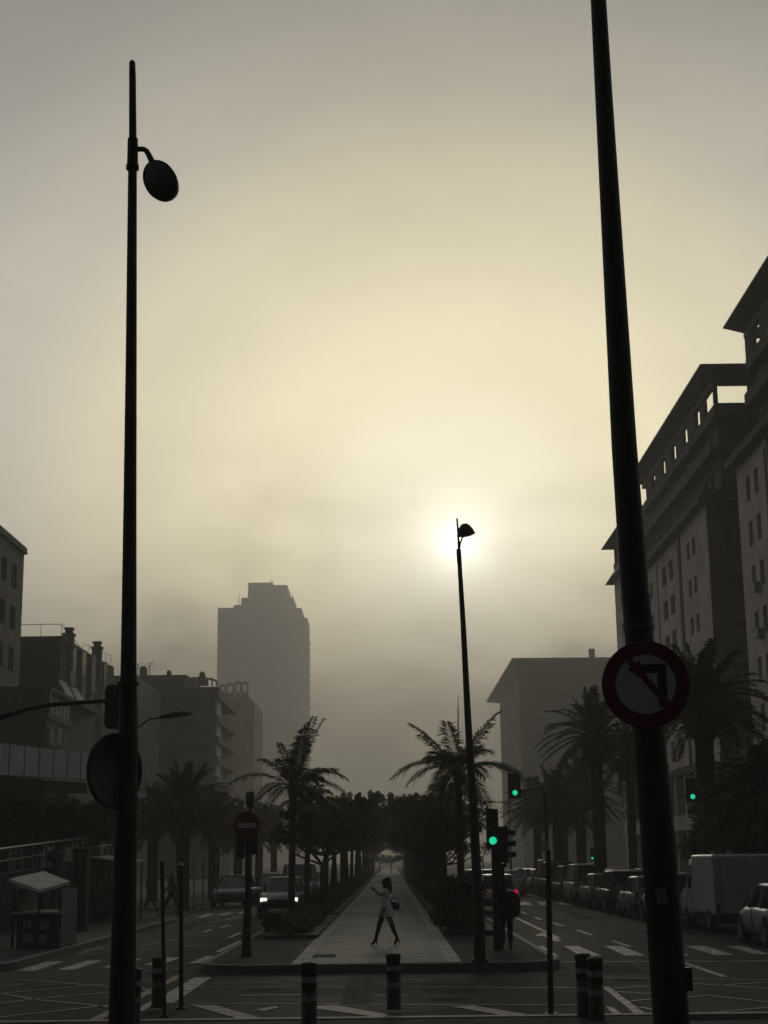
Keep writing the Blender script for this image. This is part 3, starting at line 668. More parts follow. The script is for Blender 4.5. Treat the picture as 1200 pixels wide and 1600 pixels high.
xr = at(334, 1100, 200).x; xb = at(343, 1100, 200).x; zt3 = at(300, 1087, 200).z
m = MB(); m.box(b3_.x+.02, xr, 200.5, 224, 0, zt3-1.2); m.build('balcony_wing', D3, b3)
for k, (ya, yb_) in enumerate([(1066+7,1090), (1117,1128), (1150,1160), (1181,1192), (1212,1223)]):
    za, zb_ = at(340, ya, 199).z, at(340, yb_, 199).z
    m = MB(); m.box(b3_.x-(.6 if k == 0 else -.03), xb, 199.0, 222, zb_, za); m.build('balcony', mat('balcony_slab', (.07, .068, .068), .8, scale=.5), b3)
for k, yy in enumerate((1104, 1140, 1172, 1203)):
    z = at(337, yy, 200).z; m = MB(); m.box(xr+.02, xr+.35, 200.6, 206, z-.9, z+.9); m.build('balcony_window', CURT, b3)
m = MB(); zz = at(300, 1073, 200).z
SCR = mat('frosted_screen', (.30, .31, .31), .5, .3, scale=.8)
pts3 = [(at(x_, 1073, 200).x) for x_ in range(290, 346, 7)]
zs = [at(x_, y_, 200).z for x_, y_ in zip(range(290, 346, 7), (1064,1061,1060,1060,1060,1061,1062,1065))]
for i in range(7):
    m.add([(pts3[i]+.12,199.5,zz),(pts3[i+1]-.12,199.5,zz),(pts3[i+1]-.12,199.5,zs[i+1]-.15),(pts3[i]+.12,199.5,zs[i]-.15)], [(0,1,2,3)]) if i < 5 else None
m.build('glass_screen', SCR, b3)
m = MB(); 
for i in range(8): m.box(pts3[i]-.1, pts3[i]+.1, 199.4, 199.6, zz, zs[i])
m.tube([(pts3[i],199.5,zs[i]) for i in range(8)], .14, 6)
m.build('screen_frame', FRAME, b3)
m = MB(); z0_, z1_ = at(283, 1090, 198.8).z, at(283, 1074, 198.8).z; rnd = random.Random(4)
xs = [at(x_, 1080, 198.8).x for x_ in (283, 289, 296, 302, 308, 314, 320, 325)]
hh = z1_-z0_
for i in range(7):     # worn, unreadable looping strokes
    x0, x1 = xs[i], xs[i+1]; ww = x1-x0; h_ = hh*(.95 if i in (0, 3) else .55)
    m.tube([(x0+ww*(.5+.42*math.cos(t_*.7)), 198.8, z0_+.15+h_*(.5+.48*math.sin(t_*.7+i))) for t_ in range(0, 8)], .09, 6)
m.build('terrace_sign', mat('blue_sign_letters', (.12, .15, .24), .5, .3), b3)
m = MB()
for (px, py, s_) in [(224,1049,.45),(316,1056,.35),(264,1052,.25)]:
    c = at(px, py, 203); m.box(c.x-s_, c.x+s_, 202.6, 203.6, a3.z-1, c.z+s_*.9); m.box(c.x-s_*.6, c.x+s_*.6, 202.7, 203.5, c.z+s_*.9, c.z+s_*1.5)
m.build('chimney', D3, b3)
m = MB()
for px, py in [(216,1038),(234,1036)]:
    c = at(px, py, 203); m.tube([(c.x,203,a3.z),(c.x,203,c.z)], .05, 5); m.tube([(c.x-.6,203,c.z-.2),(c.x+.6,203,c.z+.15)], .04, 5); m.tube([(c.x-.4,203,c.z-.6),(c.x+.45,203,c.z-.3)], .04, 5)
m.build('aerial', FRAME, b3)
# filler block behind the lamp pole joining the two
b3b = thing('rear_block', 'plain block mostly hidden behind the left lamp pole, below the balcony block roofline', 'building', (-27, 172, 0))
m = MB(); c0, c1 = at(176, 1057, 172), at(214, 1057, 172); m.box(c0.x, c1.x, 172, 190, 0, c0.z); m.build('wall', BRICKY, b3b)
for k in range(5):
    m = MB(); z = c0.z-2-k*3; m.box(c0.x+.8, c0.x+1.8, 171.93, 171.99, z-.9, z+.6); m.build('window', GLASS, b3b)

# slab with ring-patterned roof frames
a4, c4 = at(330, 1086, 400), at(396, 1084, 400)
b4 = thing('slab_block', 'fog-grey slab with four round openings in its roof frames, in front of the tower', 'building', (c4.x, 400, 0))
G4 = mat('slab_render', (.19, .18, .165), .9, .15, scale=.15, var=.15)
m = MB(); m.box(a4.x, at(388,1086,400).x, 400, 430, 0, a4.z); m.box(at(388,1086,400).x, c4.x, 402, 430, 0, a4.z-1.8)
for k in range(5):
    x = a4.x+1.5+k*2.0; m.box(x, x+.25, 399.7, 399.98, 2, a4.z-1)
m.build('wall', G4, b4)
for k in range(8):
    for j in range(3):
        z = a4.z-3-k*4.7; x = a4.x+4+j*2.3; m = MB(); m.box(x, x+1.2, 399.9, 399.97, z-1, z+1); m.build('window', GLASS, b4)
for (xa, xb_, ya) in [(343,352,1069),(353,366,1068),(367,377,1064),(377,388,1065)]:
    p, q = at(xa, ya, 400), at(xb_, ya, 400); zb_ = a4.z; hw = (q.x-p.x)/2; hh_ = (p.z-zb_)/2; cx_, cz_ = (p.x+q.x)/2, (p.z+zb_)/2
    n_ = 20; m = MB()
    outer = []; inner = []
    for k in range(n_):
        a_ = 2*math.pi*k/n_; co_, si_ = math.cos(a_), math.sin(a_); s_ = 1/max(abs(co_), abs(si_))
        outer.append((cx_+hw*co_*s_*.98, cz_+hh_*si_*s_)); inner.append((cx_+hw*.68*co_, cz_+hh_*.7*si_))
    vs = [(x,yy,z) for yy in (400, 400.8) for L_ in (outer, inner) for (x, z) in L_]
    fs = []
    for k in range(n_):
        k2 = (k+1) % n_; fs += [(k,k2,n_+k2,n_+k), (2*n_+k,3*n_+k,3*n_+k2,2*n_+k2), (k,2*n_+k,2*n_+k2,k2), (n_+k,n_+k2,3*n_+k2,3*n_+k)]
    m.add(vs, fs); m.build('round_opening', G4, b4)

# tower
YT = 1150
b5 = thing('tower_block', 'tall pale tower with stepped crown fading into the fog', 'tower', (at(410,1345,YT).x, YT, 0))
prof = [(336,1400),(336,949),(362,947),(372,944),(375,935),(382,933),(385,916),(389,911),(424,911),(425,914),(443,914),(447,918),(448,932),(455,934),(458,950),(470,951),(476,958),(480,968),(481,1400)]
pp = [(at(x_, y_, YT).x, max(0, at(x_, y_, YT).z)) for x_, y_ in prof]
G5 = mat('tower_render', (.15, .143, .13), .9, .1, scale=.05, var=.12)
m = MB()
def seg_box(xa, xb_, ztop, y0=YT, y1=YT+40): m.box(at(xa,1300,YT).x, at(xb_,1300,YT).x-.004, y0, y1, 0, at(400,ztop,YT).z)
seg_box(336,362,949); seg_box(362,374,945, YT-.6); seg_box(374,385,934, YT-1.2); seg_box(385,425,911, YT-1.8); seg_box(425,448,915, YT-1.5); seg_box(448,458,934, YT-1); seg_box(458,471,951, YT-.5); seg_box(471,480,966)
m.build('wall', G5, b5)
m = MB()
for k in range(26):
    z = 6+k*6.4
    if z > at(400,955,YT).z-1: break
    m.box(at(479,1300,YT).x, at(482,1300,YT).x, YT+1, YT+34, z, z+2.2)
    m.box(at(338,1300,YT).x, at(360,1300,YT).x, YT-.25, YT-.004, z, z+1.7)
    m.box(at(387,1300,YT).x, at(424,1300,YT).x, YT-2.1, YT-1.804, z, z+1.7)
tb = m.build('balcony', G5, b5); tb['kind'] = 'stuff'
m = MB()
for px, py in [(373,928),(423,905),(456,926),(425,906)]:
    c = at(px, py, YT); m.tube([(c.x,YT+2,c.z-8),(c.x,YT+2,c.z)], .3, 5)
m.build('rooftop_mast', G5, b5)
# more blocks far down the street, almost lost in fog
for i, (x0, x1, yt, Y, lab) in enumerate([(482,560,1180,900,'faint low block lost in the fog right of the tower'), (640,700,1235,800,'faint low block in the fog right of the mall axis'), (700,778,1205,700,'faint wide block in the fog left of the overhanging roof block')]):
    pass

# ================================================================== VEGETATION
def leafcloud(m, centres, n, size, rnd, mi=0, flat=.8):
    for _ in range(n):
        c, r = centres[rnd.randrange(len(centres))]
        while True:
            v = Vector((rnd.uniform(-1,1), rnd.uniform(-1,1), rnd.uniform(-1,1)))
            if .25 < v.length < 1: break
        p = c+Vector((v.x*r[0], v.y*r[1], v.z*r[2]))
        a = Vector((rnd.gauss(0,1), rnd.gauss(0,1), rnd.gauss(0,.6))).normalized(); b = a.orthogonal().normalized()
        b = (Matrix.Rotation(rnd.uniform(0, 6.28), 3, a) @ b); s_ = size*rnd.uniform(.6, 1.5)
        m.add([p-a*s_, p+b*s_*.45, p+a*s_, p-b*s_*.45], [(0,1,2,3)], mi)

def tree_proto(seed, H=5.3, spread=3.0):
    rnd = random.Random(seed); root = empty('street_tree')
    m = MB(); tips = []
    top = Vector((rnd.uniform(-.15,.15), rnd.uniform(-.15,.15), 2.5)); m.tube([(0,0,-.1),(0,0,.3),(top.x*.5,top.y*.5,1.3),top], [.17,.13,.115,.1], 10)
    for k in range(7):
        a = k*2*math.pi/7+rnd.uniform(-.3,.3); l = spread*rnd.uniform(.55,.9)
        e = Vector((math.cos(a)*l, math.sin(a)*l, H-.9+rnd.uniform(-1.2,.3))); mid = top.lerp(e, .5)+Vector((0,0,-.25))
        m.tube([top, mid, e], [.065,.045,.015], 6); tips.append(e)
        for j in range(2):
            e2 = mid+Vector((rnd.uniform(-.8,.8), rnd.uniform(-.8,.8), rnd.uniform(.4,1.1))); m.tube([mid, e2], [.03,.01], 5); tips.append(e2)
    m.build('trunk', BARK, root, False)
    cen = [(t_, (rnd.uniform(.35,.8), rnd.uniform(.35,.8), rnd.uniform(.25,.5))) for t_ in tips]
    cen += [(Vector((rnd.uniform(-1.1,1.1), rnd.uniform(-1.1,1.1), H-1.5+rnd.uniform(-.5,.9))), (.9,.9,.6)) for _ in range(7)]
    cen += [(Vector((rnd.uniform(-1.9,1.9), rnd.uniform(-1.9,1.9), H-.7+rnd.uniform(-.4,.45))), (.2,.2,rnd.uniform(.15,.3))) for _ in range(18)]
    m = MB(); leafcloud(m, cen, 6800, .075, rnd); m.build('crown', LEAF, root, False)
    return root
protos = [tree_proto(s) for s in (3, 8, 21)]
used = set()
idx = 0; rnd = random.Random(77)
ORD = ['first','second','third','fourth','fifth','sixth','seventh','eighth','ninth','tenth','eleventh','twelfth','thirteenth','fourteenth','fifteenth','sixteenth','seventeenth','eighteenth','nineteenth','twentieth']+['twenty-'+x for x in ('first','second','third','fourth','fifth','sixth','seventh','eighth','ninth')]
for sidx, X in enumerate((-2.55, 2.15)):
    y = 57.0 if sidx == 0 else 60.0; k = 0
    while y < 250:
        p = protos[(idx*2+sidx) % 3]; idx += 1
        o = p if p not in used else copy_tree(p); used.add(p)
        o.location = (X+rnd.uniform(-.12,.12), y, KH); o.rotation_euler = (0, 0, rnd.uniform(0, 6.28)); s_ = rnd.uniform(.95, 1.08)*(.72 if k == 0 else .85 if k < 3 else 1.0); o.scale = (s_, s_, s_*rnd.uniform(.92,1.05)*(1 if k < 4 else min(1.2, 1+.04*(k-3))))
        tag(o, f"leafy tree of the mall's {'left' if sidx == 0 else 'right'} row, {ORD[k]} one counting away from the crossing", 'tree', 'trees lining the mall')
        y += 6.5 if y < 100 else 9; k += 1

for i, (x_, y_) in enumerate([(-3.6,274),(-1.8,271),(.1,273),(2.0,270),(3.8,274)]):
    o = copy_tree(protos[i % 3]); o.location = (x_, y_, KH); o.rotation_euler = (0,0,i*1.3); o.scale = (.75,.75,.52+.07*(i % 2))
    tag(o, ('leftmost','second from left','middle','second from right','rightmost')[i]+' low tree of five closing the far end of the mall path', 'tree', 'trees closing the end of the mall')

# low hedges in the beds
def hedge_proto(seed, L=7.6, W=1.15, H=.95):
    rnd = random.Random(seed); root = empty('hedge')
    m = MB(); n_ = 12
    cen = [(Vector((rnd.uniform(-W/2+.3, W/2-.3), rnd.uniform(.4, L-.4), H*rnd.uniform(.25,.7))), (.4,.55,.38)) for _ in range(34)]
    leafcloud(m, cen, 5200, .055, rnd)
    for _ in range(26):
        x, y = rnd.uniform(-W/2+.2, W/2-.2), rnd.uniform(.2, L-.2); m.tube([(x,y,0),(x+rnd.uniform(-.15,.15),y+rnd.uniform(-.15,.15),H*.8)], [.014,.006], 4)
    m.build('foliage', LEAF2, root, False); 
    m = MB(); m.box(-W/2-.12, W/2+.12, 0, L, 0, .16); m.build('planter_edge', mat('dark_planter', (.05, .048, .045), .85, scale=2), root, False)
    return root
hp = [hedge_proto(5), hedge_proto(6)]; hu = set()
for sidx, X in enumerate((-2.6, 2.1)):
    y = gnd(450, 1478).y if sidx == 0 else gnd(720, 1472).y; k = 0
    while y < 150:
        if 122 < y+4 < 131: y += 8; continue
        p = hp[(k+sidx) % 2]; o = p if p not in hu else copy_tree(p); hu.add(p)
        o.location = (X, y, KH); o.scale = (1, 1, (.62 if sidx == 0 else .8) if k < 2 else .85)
        tag(o, f"low dark hedge in a planter {'left' if sidx == 0 else 'right'} of the mall path, {ORD[k]} from the crossing", 'hedge', 'hedges along the mall')
        y += 8.0; k += 1

def frond(m, base, tip, arch, rnd, leaflen=.45, n_=34, wid=.028, droop=.25, rr=.018, mi=0, vee=.55):
    base, tip = Vector(base), Vector(tip); ctrl = (base+tip)/2+Vector((0,0,arch)); L = (tip-base).length
    B_ = lambda t_: base*(1-t_)**2+ctrl*2*t_*(1-t_)+tip*t_*t_
    m.tube([B_(i/7) for i in range(8)], [rr*(1-.8*i/7) for i in range(8)], 5, mi)
    for i in range(n_):
        t_ = .12+.88*i/(n_-1); p = B_(t_); d = (B_(min(1, t_+.02))-B_(t_-.02)).normalized()
        s0 = d.cross(Vector((0,0,1)));
        if s0.length < .05: s0 = Vector((1,0,0))
        s0.normalize(); up = s0.cross(d)
        l = leaflen*(math.sin(math.pi*min(1, .25+.75*t_*.98))**.5+.15)*rnd.uniform(.6,1.15)
        for sg in (-1, 1):
            dr = (s0*sg*.8+d*.62+up*vee*rnd.uniform(.2,1)*.5).normalized(); e = p+dr*l; e.z -= droop*l*rnd.uniform(.4,1.4)
            mid = p+dr*l*.45; wv = d*wid
            m.add([p-wv*.4, mid-wv, e, mid+wv], [(0,1,2,3)], mi)

def median_palm(label, base_px, crown_px, Y, tips, seed, trunk_r=.11, leaflen=.5, extra=6):
    c = at(*crown_px, Y); b = at(*base_px, Y); b.z = KH
    root = thing('feather_palm', label, 'palm tree', (c.x if False else b.x, Y, KH)); rnd = random.Random(seed)
    m = MB(); n_ = 22; pts = [Vector((b.x, Y, KH-.1)).lerp(Vector((c.x, Y, c.z-.1)), i/n_) for i in range(n_+1)]
    m.tube(pts, [trunk_r*(1.35 if i < 2 else 1)*(1+.09*(i % 2)) for i in range(n_+1)], 12); m.build('trunk', BARK, root)
    m = MB(); m.lathe([(trunk_r*1.0, -.5), (trunk_r*1.5, -.2), (trunk_r*1.3, .15), (.05, .5)], c, seg=10); m.build('crownshaft', DRYLEAF, root)
    m = MB()
    for (px, py, dy, arch) in tips:
        t_ = at(px, py, Y); t_.y += dy
        frond(m, c, t_, arch, rnd, leaflen if arch > .03 else .04, n_=52, droop=.35, wid=.022)
    for _ in range(extra):
        a = rnd.uniform(0, 6.28); r = rnd.uniform(1.3, 1.9); frond(m, c, c+Vector((math.cos(a)*r*.6, math.sin(a)*r, rnd.uniform(-.7,.7))), .5, rnd, leaflen*.9, n_=32, droop=.5)
    m.build('crown', PALMG, root)
    return root
median_palm('feather-leaved palm with one tall plume, standing left of the mall path', (455,1445), (458,1232), 52,
            [(505,1122,.3,.15),(492,1124,-.5,.25),(478,1132,.5,.2),(436,1162,.2,.25),(410,1188,-.4,.35),(357,1224,.3,.75),(540,1216,.2,.75),(536,1238,-.6,.6),(398,1248,.8,.6),(418,1266,-.5,.5),(515,1262,.6,.5),(470,1150,.9,.3),(445,1190,-.9,.4),(525,1205,-.9,.4)], 11, leaflen=.58, extra=9)
median_palm('spreading feather-leaved palm right of the mall path, beside the central lamp post', (722,1440), (716,1208), 50,
            [(640,1131,.2,.35),(660,1148,.6,.2),(781,1112,.2,.45),(765,1135,-.5,.3),(698,1128,.4,.1),(716,1086,.1,.02),(612,1216,.3,.85),(636,1228,-.5,.7),(827,1224,.2,.85),(812,1206,.6,.6),(660,1256,.6,.4),(765,1258,.5,.4),(740,1252,-.8,.35),(690,1262,-.7,.3),(745,1165,.7,.3),(680,1178,-.6,.3)], 12, leaflen=.68, extra=12)
median_palm('slim shorter palm tucked behind the left plume palm', (478,1430), (482,1262), 60, [(455,1235,.3,.3),(510,1235,.2,.3),(435,1262,.2,.5),(530,1265,.3,.5),(470,1228,.6,.2),(500,1228,-.4,.2),(450,1290,.3,.4),(515,1290,.3,.4)], 13, extra=6, trunk_r=.1)
median_palm('slim shorter palm tucked behind the right spreading palm', (697,1425), (690,1262), 60, [(655,1245,.3,.3),(725,1240,.2,.3),(640,1270,.2,.5),(740,1270,.3,.5),(680,1226,.6,.2),(700,1226,-.4,.2),(660,1292,.3,.4)], 14, extra=6, trunk_r=.1)

def date_palm_proto(seed, trunk_h, fl, nf=54, tr=.28, pine=.6, dense=38, ll=.40):
    rnd = random.Random(seed); root = empty('date_palm')
    m = MB(); n_ = 18; m.tube([(math.sin(i*.4)*.02, 0, trunk_h*i/n_-.1) for i in range(n_+1)], [tr*(1.25 if i == 0 else 1)*(1+.07*(i % 2)) for i in range(n_+1)], 12)
    m.build('trunk', BARK, root, False)
    c = Vector((0,0,trunk_h))
    m = MB(); m.lathe([(tr, -1.5), (pine, -.9), (pine*1.1, -.4), (pine*.8, .1), (.1, .5)], c, seg=14)
    for _ in range(90):
        a = rnd.uniform(0, 6.28); z = rnd.uniform(-1.3, .1); r = pine*.9; p = c+Vector((math.cos(a)*r, math.sin(a)*r, z)); m.tube([p, p+Vector((math.cos(a)*.16, math.sin(a)*.16, .16))], [.035,.02], 4)
    m.build('leaf_base', DRYLEAF, root, False)
    m = MB()
    for i in range(nf):
        a = i*2.39996+rnd.uniform(-.2,.2); e = R(82-125*(i/nf)**.85+rnd.uniform(-6,6)); L = fl*rnd.uniform(.85,1.1)
        d = Vector((math.cos(a)*math.cos(e), math.sin(a)*math.cos(e), math.sin(e))); drop = L*(.34 if e > 0 else .2)*max(.15, math.cos(e))
        tip = c+d*L; tip.z -= drop; frond(m, c+Vector((math.cos(a)*.15, math.sin(a)*.15, 0)), tip, drop*.9+.1, rnd, ll, n_=dense, wid=.042, droop=.2, rr=.03, vee=.9)
    m.build('crown', PALMD, root, False)
    return root
dp = [date_palm_proto(1, 8.0, 2.7), date_palm_proto(2, 5.2, 2.6), date_palm_proto(9, 6.3, 2.9, nf=70)]
du_ = set()
def place_palm(k, px, py, Y, label, sc_=1.0, rot=0.0, X=None, hh=None):
    c = at(px, py, Y); h0 = (8.0, 5.2, 6.3)[k]
    o = dp[k] if k not in du_ else copy_tree(dp[k]); du_.add(k)
    zs_ = (c.z-.14)/h0 if hh is None else hh
    o.location = (c.x, Y, .14); o.rotation_euler = (0,0,rot); o.scale = (sc_, sc_, zs_)
    tag(o, label, 'palm tree', 'date palms on the pavements'); return o
place_palm(0, 1097, 1098, 55, 'big date palm with bulging crown base, just right of the large round sign', 1.15, .3)
place_palm(0, 930, 1150, 72, 'date palm with drooping fronds left of the large round sign', 1.05, 1.2)
place_palm(0, 982, 1185, 84, 'slimmer date palm partly behind the big dark pole and its sign', .8, 2.0)
place_palm(2, 870, 1255, 92, 'bushy date palm forming the left end of the far pavement clump', 1.05, .5)
place_palm(2, 905, 1240, 100, 'bushy date palm in the middle of the far pavement clump', 1.1, 1.9)
place_palm(2, 838, 1262, 110, 'low bushy date palm nearest the overhanging roof block, in the far clump', 1.0, 2.7)
place_palm(2, 880, 1270, 124, 'farthest date palm peeping behind the far pavement clump', 1.0, 3.7)
place_palm(1, 287, 1258, 72, 'date palm with bushy head on the left pavement, nearest the lamp pole', 1.05, .4)
place_palm(1, 240, 1278, 84, 'date palm right behind the left lamp pole, before the balcony block', 1.0, 1.4)
place_palm(1, 335, 1285, 88, 'date palm rising between the left pavement palms and the no-entry sign', 1.05, 2.2)
place_palm(1, 372, 1295, 100, 'date palm directly behind the no-entry sign', 1.0, 3.0)
place_palm(1, 405, 1292, 116, 'date palm right of the no-entry sign in the left row', 1.0, 4.0)
place_palm(1, 428, 1296, 134, 'last small date palm of the left row before the mall trees', 1.0, 5.0)
place_palm(1, 1195, 1240, 48, 'low date palm at the right edge above the small parked car', 1.0, .9)
place_palm(0, 1010, 1250, 110, 'date palm hidden behind the big dark pole, above the parked hatchbacks', .8, .9)

# bushy tree right edge, behind the van; hedges on the left terrace
def bush(name, label, c, r, n, seed, size=.07, mat_=LEAF2, stem=.8):
    rnd = random.Random(seed); root = thing(name, label, 'bush' if name != 'round_tree' else 'tree', (c[0], c[1], .14))
    m = MB()
    for k in range(6):
        a = k*1.05; m.tube([(c[0], c[1], .1), (c[0]+math.cos(a)*r[0]*.25, c[1]+math.sin(a)*r[1]*.25, c[2]*.7), (c[0]+math.cos(a)*r[0]*.6, c[1]+math.sin(a)*r[1]*.6, c[2]+r[2]*.4)], [.06*stem,.04*stem,.012], 6)
    m.build('trunk' if name == 'round_tree' else 'stem', BARK, root)
    cen = [(Vector(c)+Vector((rnd.uniform(-1,1)*r[0]*.7, rnd.uniform(-1,1)*r[1]*.7, rnd.uniform(-1,1)*r[2]*.7)), (r[0]*.38, r[1]*.38, r[2]*.35)) for _ in range(22)]
    m = MB(); leafcloud(m, cen, n, size, rnd); m.build('crown', mat_, root)
    return root
c = at(1172, 1290, 58); bush('round_tree', 'dense round tree behind the white van, under the right-edge palm', (c.x, 58, 3.6), (2.1,2,2.4), 9000, 31, .09, LEAF, 1.8)
c = at(1120, 1310, 66); bush('round_tree', 'smaller round tree behind the van roof, left of the dense one', (c.x, 66, 3.0), (1.5,1.6,1.5), 5000, 36, .09, LEAF, 1.6)
for i, (px, Y, rx, rz, lab) in enumerate([(22,54,2.2,1.2,'dark shrub mass under the terrace parapet at the left edge'), (80,55,1.6,1.0,'dark shrub below the middle of the terrace parapet'), (132,56,1.5,1.1,'dark shrub below the end of the terrace parapet, left of the lamp pole'),
                                      (160,70,1.8,1.0,'dark shrub half hidden by the round sign plate on the left lamp pole')]):
    c = at(px, 1283, Y); bush('shrub', lab, (c.x, Y, c.z), (rx,1.4,rz*.85), 5500, 40+i, .08)
c = gnd(160, 1445); bush('shrub', 'low clipped shrub on the left pavement just left of the lamp pole base', (c.x, c.y, .75), (.9,.8,.55), 3500, 51, .05)
c = at(716, 1405, 43); bush('shrub', 'bulky dark shrub in the right planter beside the lamp post', (c.x, 43.5, 1.0), (.75,.9,.8), 4500, 52, .06)
c = at(440, 1440, 43); bush('shrub', 'low dark shrub in the left planter below the plume palm', (c.x, 44, .48), (.7,.9,.28), 4000, 53, .055)
# bougainvillea-like sprig trees over the mall centre handled by the rows

# ================================================================== STREET FURNITURE
def to_mat(v): return Vector(v)
# --- near left lamp post
Y1 = 12.6
def pm(px, py, Y=Y1): return at(px, py, Y)
base = pm(190.5, 1600); base_b = Vector((base.x-(pm(197,1000).x-base.x)*.6, Y1, 0))
lampA = thing('street_lamp', 'tall slim lamp post in the left foreground with hanging bowl lamp near its top', 'street lamp', (base_b.x, Y1, 0))
m = MB(); P1 = [base_b, Vector((base.x, Y1, base.z)), pm(194,1420), pm(199,1170), pm(200,1140), pm(201,1040), pm(203,800), pm(205,560), pm(207,262)]
s_ = 2400/Y1
m.tube(P1, [.115, .108, .095, .088, .078, .066, .056, .048, .039], 20); m.build('post', POLE, lampA)
for py_ in (1068, 1150, 1262):
    m = MB(); a_ = pm(200.5-(py_-1068)*.02, py_); m.tube([a_-Vector((0,0,.012)), a_+Vector((0,0,.012))], .098 if py_ > 1200 else .088, 20); m.build('steel_band', SIGN_BACK, lampA)
m = MB(); m.tube([pm(207,263), pm(207.5,217)], [.05,.046], 16); m.tube([pm(207,264.5), pm(207,258.5)], .058, 16); m.build('collar', BLACK, lampA)
m = MB(); m.tube([pm(207.5,217), pm(207,120), pm(206.6,98), pm(206.6,95)], [.034,.031,.028,.018], 12); m.build('finial', BLACK, lampA)
m = MB(); m.tube([pm(213,233), pm(224,233), pm(229,236), pm(233,243), pm(239,256), pm(241,263)], [.024,.024,.024,.026,.03,.032], 10); m.build('arm', BLACK, lampA)
hc = pm(252.5, 284); ax = (pm(242,258)-pm(256,300)).normalized(); e_ = (pm(270,316)-pm(238,256)).normalized(); ax = ray(253,287).normalized()+Vector((0,0,.35)); ax = (ax-e_*ax.dot(e_)).normalized()
def stretch(mb, k):
    mb.v = [tuple(Vector(v_)+e_*((Vector(v_)-hc).dot(e_)*k)+ax.cross(e_)*((Vector(v_)-hc).dot(ax.cross(e_))*-.14)) for v_ in mb.v]
m = MB(); m.lathe([(.0,.17),(.05,.165),(.10,.135),(.14,.085),(.163,.02),(.17,-.04),(.165,-.06),(.15,-.055),(.0,-.03)], hc, ax, 28); stretch(m, .18); m.build('lamp_bowl', BLACK, lampA)
m = MB(); m.lathe([(.1485,-.066),(.10,-.10),(.0,-.118)], hc, ax, 24); stretch(m, .18); m.build('diffuser', mat('smoked_diffuser', (.05,.05,.05), .35, .5), lampA)
# control box and cable on it, disc sign seen from behind
dsc = thing('traffic_sign', 'round sign plate seen obliquely from behind on the left lamp post', 'traffic sign', pm(182,1206))
cdir = ray(182,1206).normalized(); a_ = R(56); rgt = Vector((math.cos(a_), math.sin(a_), 0)); nrm_ = Vector((math.sin(a_), -math.cos(a_), 0))
cs = pm(182,1206)+Vector((0,-.13,0))
m = MB(); m.lathe([(0,-.006),(.3,-.006),(.302,.0),(.302,.03),(.29,.03),(.288,.004),(0,.004)], cs, nrm_, 40); m.build('plate', SIGN_BACK, dsc)
m = MB()
for dz in (-.12, .12): m.tube([cs+Vector((0,0,dz)), Vector((pm(198,1206).x, Y1, cs.z+dz))], .016, 6)
m.build('bracket', BLACK, dsc)

# --- mast-arm signal over the left road
YM = 28.0
base = Vector((at(-95,1300,YM).x, YM, .14))
mast = thing('traffic_light', 'traffic light hung on a long curved mast arm reaching over the left road', 'traffic light', base)
m = MB(); m.tube([base, (base.x, YM, 3.4), (base.x+.05, YM, at(-60,1160,YM).z), at(-40,1136,YM), at(0,1121,YM), at(35,1110,YM), at(70,1102,YM), at(120,1098,YM), at(172,1095,YM)], [.11,.09,.07,.06,.052,.048,.044,.04,.036], 12); m.build('mast_arm', POLE, mast)
m = MB(); x0, x1 = at(164,1100,YM).x, at(196,1100,YM).x; z0, z1 = at(180,1139,YM).z, at(180,1070,YM).z; r_ = .09
ol = [(x0+r_+(-r_)*math.cos(R(t_)), z1-r_+r_*math.sin(R(t_))) for t_ in (0,30,60,90)]+[(x1-r_+r_*math.sin(R(t_)), z1-r_+r_*math.cos(R(t_))) for t_ in (0,30,60,90)]+[(x1-r_+r_*math.cos(R(t_)), z0+r_-r_*math.sin(R(t_))) for t_ in (0,30,60,90)]+[(x0+r_-r_*math.sin(R(t_)), z0+r_-r_*math.cos(R(t_))) for t_ in (0,30,60,90)]
m.wallprism(ol, YM-.02, YM+.02); m.build('backing_board', BLACK, mast)
m = MB(); xc = (x0+x1)/2; m.box(xc-.13, xc+.13, YM+.021, YM+.2, z0+.06, z1-.06); m.build('housing', BLACK, mast)
for k in range(3):
    zc = z0+.15+k*(z1-z0-.3)/2; m = MB(); m.tube([(xc, YM+.201, zc), (xc, YM+.34, zc-.02)], [.115,.12], 16, caps=False); m.build('visor', BLACK, mast)

# --- big dark pole on the right with the no-left-turn sign
Y2 = 10.5
big = thing('street_lamp', 'thick black tapering pole leaning across the right foreground, carrying the no-left-turn sign', 'street lamp', (at(1049,1600,Y2).x+.12, Y2, 0))
pts = [(932.5,-260,26),(935,0,27),(944,160,30),(958,400,35),(975.5,700,41),(990,900,44),(1000,1010,46),(1012,1130,50),(1027,1300,52),(1040,1480,53),(1049,1600,54)]
pl = [pm(x, y, Y2) for x, y, w_ in pts]; rr_ = [w_/2/2400*Y2 for *_, w_ in pts]
d = pl[-1]-pl[-2]; d /= -d.z if d.z < 0 else d.z
foot = pl[-1]+(pl[-1]-pl[-2])*(pl[-1].z/(pl[-2].z-pl[-1].z)); 
m = MB(); m.tube(pl+[foot], rr_+[.125], 24); big.location = (foot.x, Y2, 0); m.build('post', BLACK, big)
m = MB(); c = pm(1071,1530,Y2); m.box(c.x-.03, c.x+.035, Y2-.06, Y2+.06, c.z-.07, c.z+.075); m.build('access_box', BLACK, big)
for pf, wf in ((.36, .02), (.62, .012)):
    p_ = pl[5].lerp(pl[7], pf) if pf < .5 else pl[8]; rr2 = rr_[6]+.004
    m = MB(); dd_ = (pl[7]-pl[5]).normalized(); m.tube([p_-dd_*wf, p_+dd_*wf], rr2, 24); m.build('steel_band', SIGN_BACK, big)
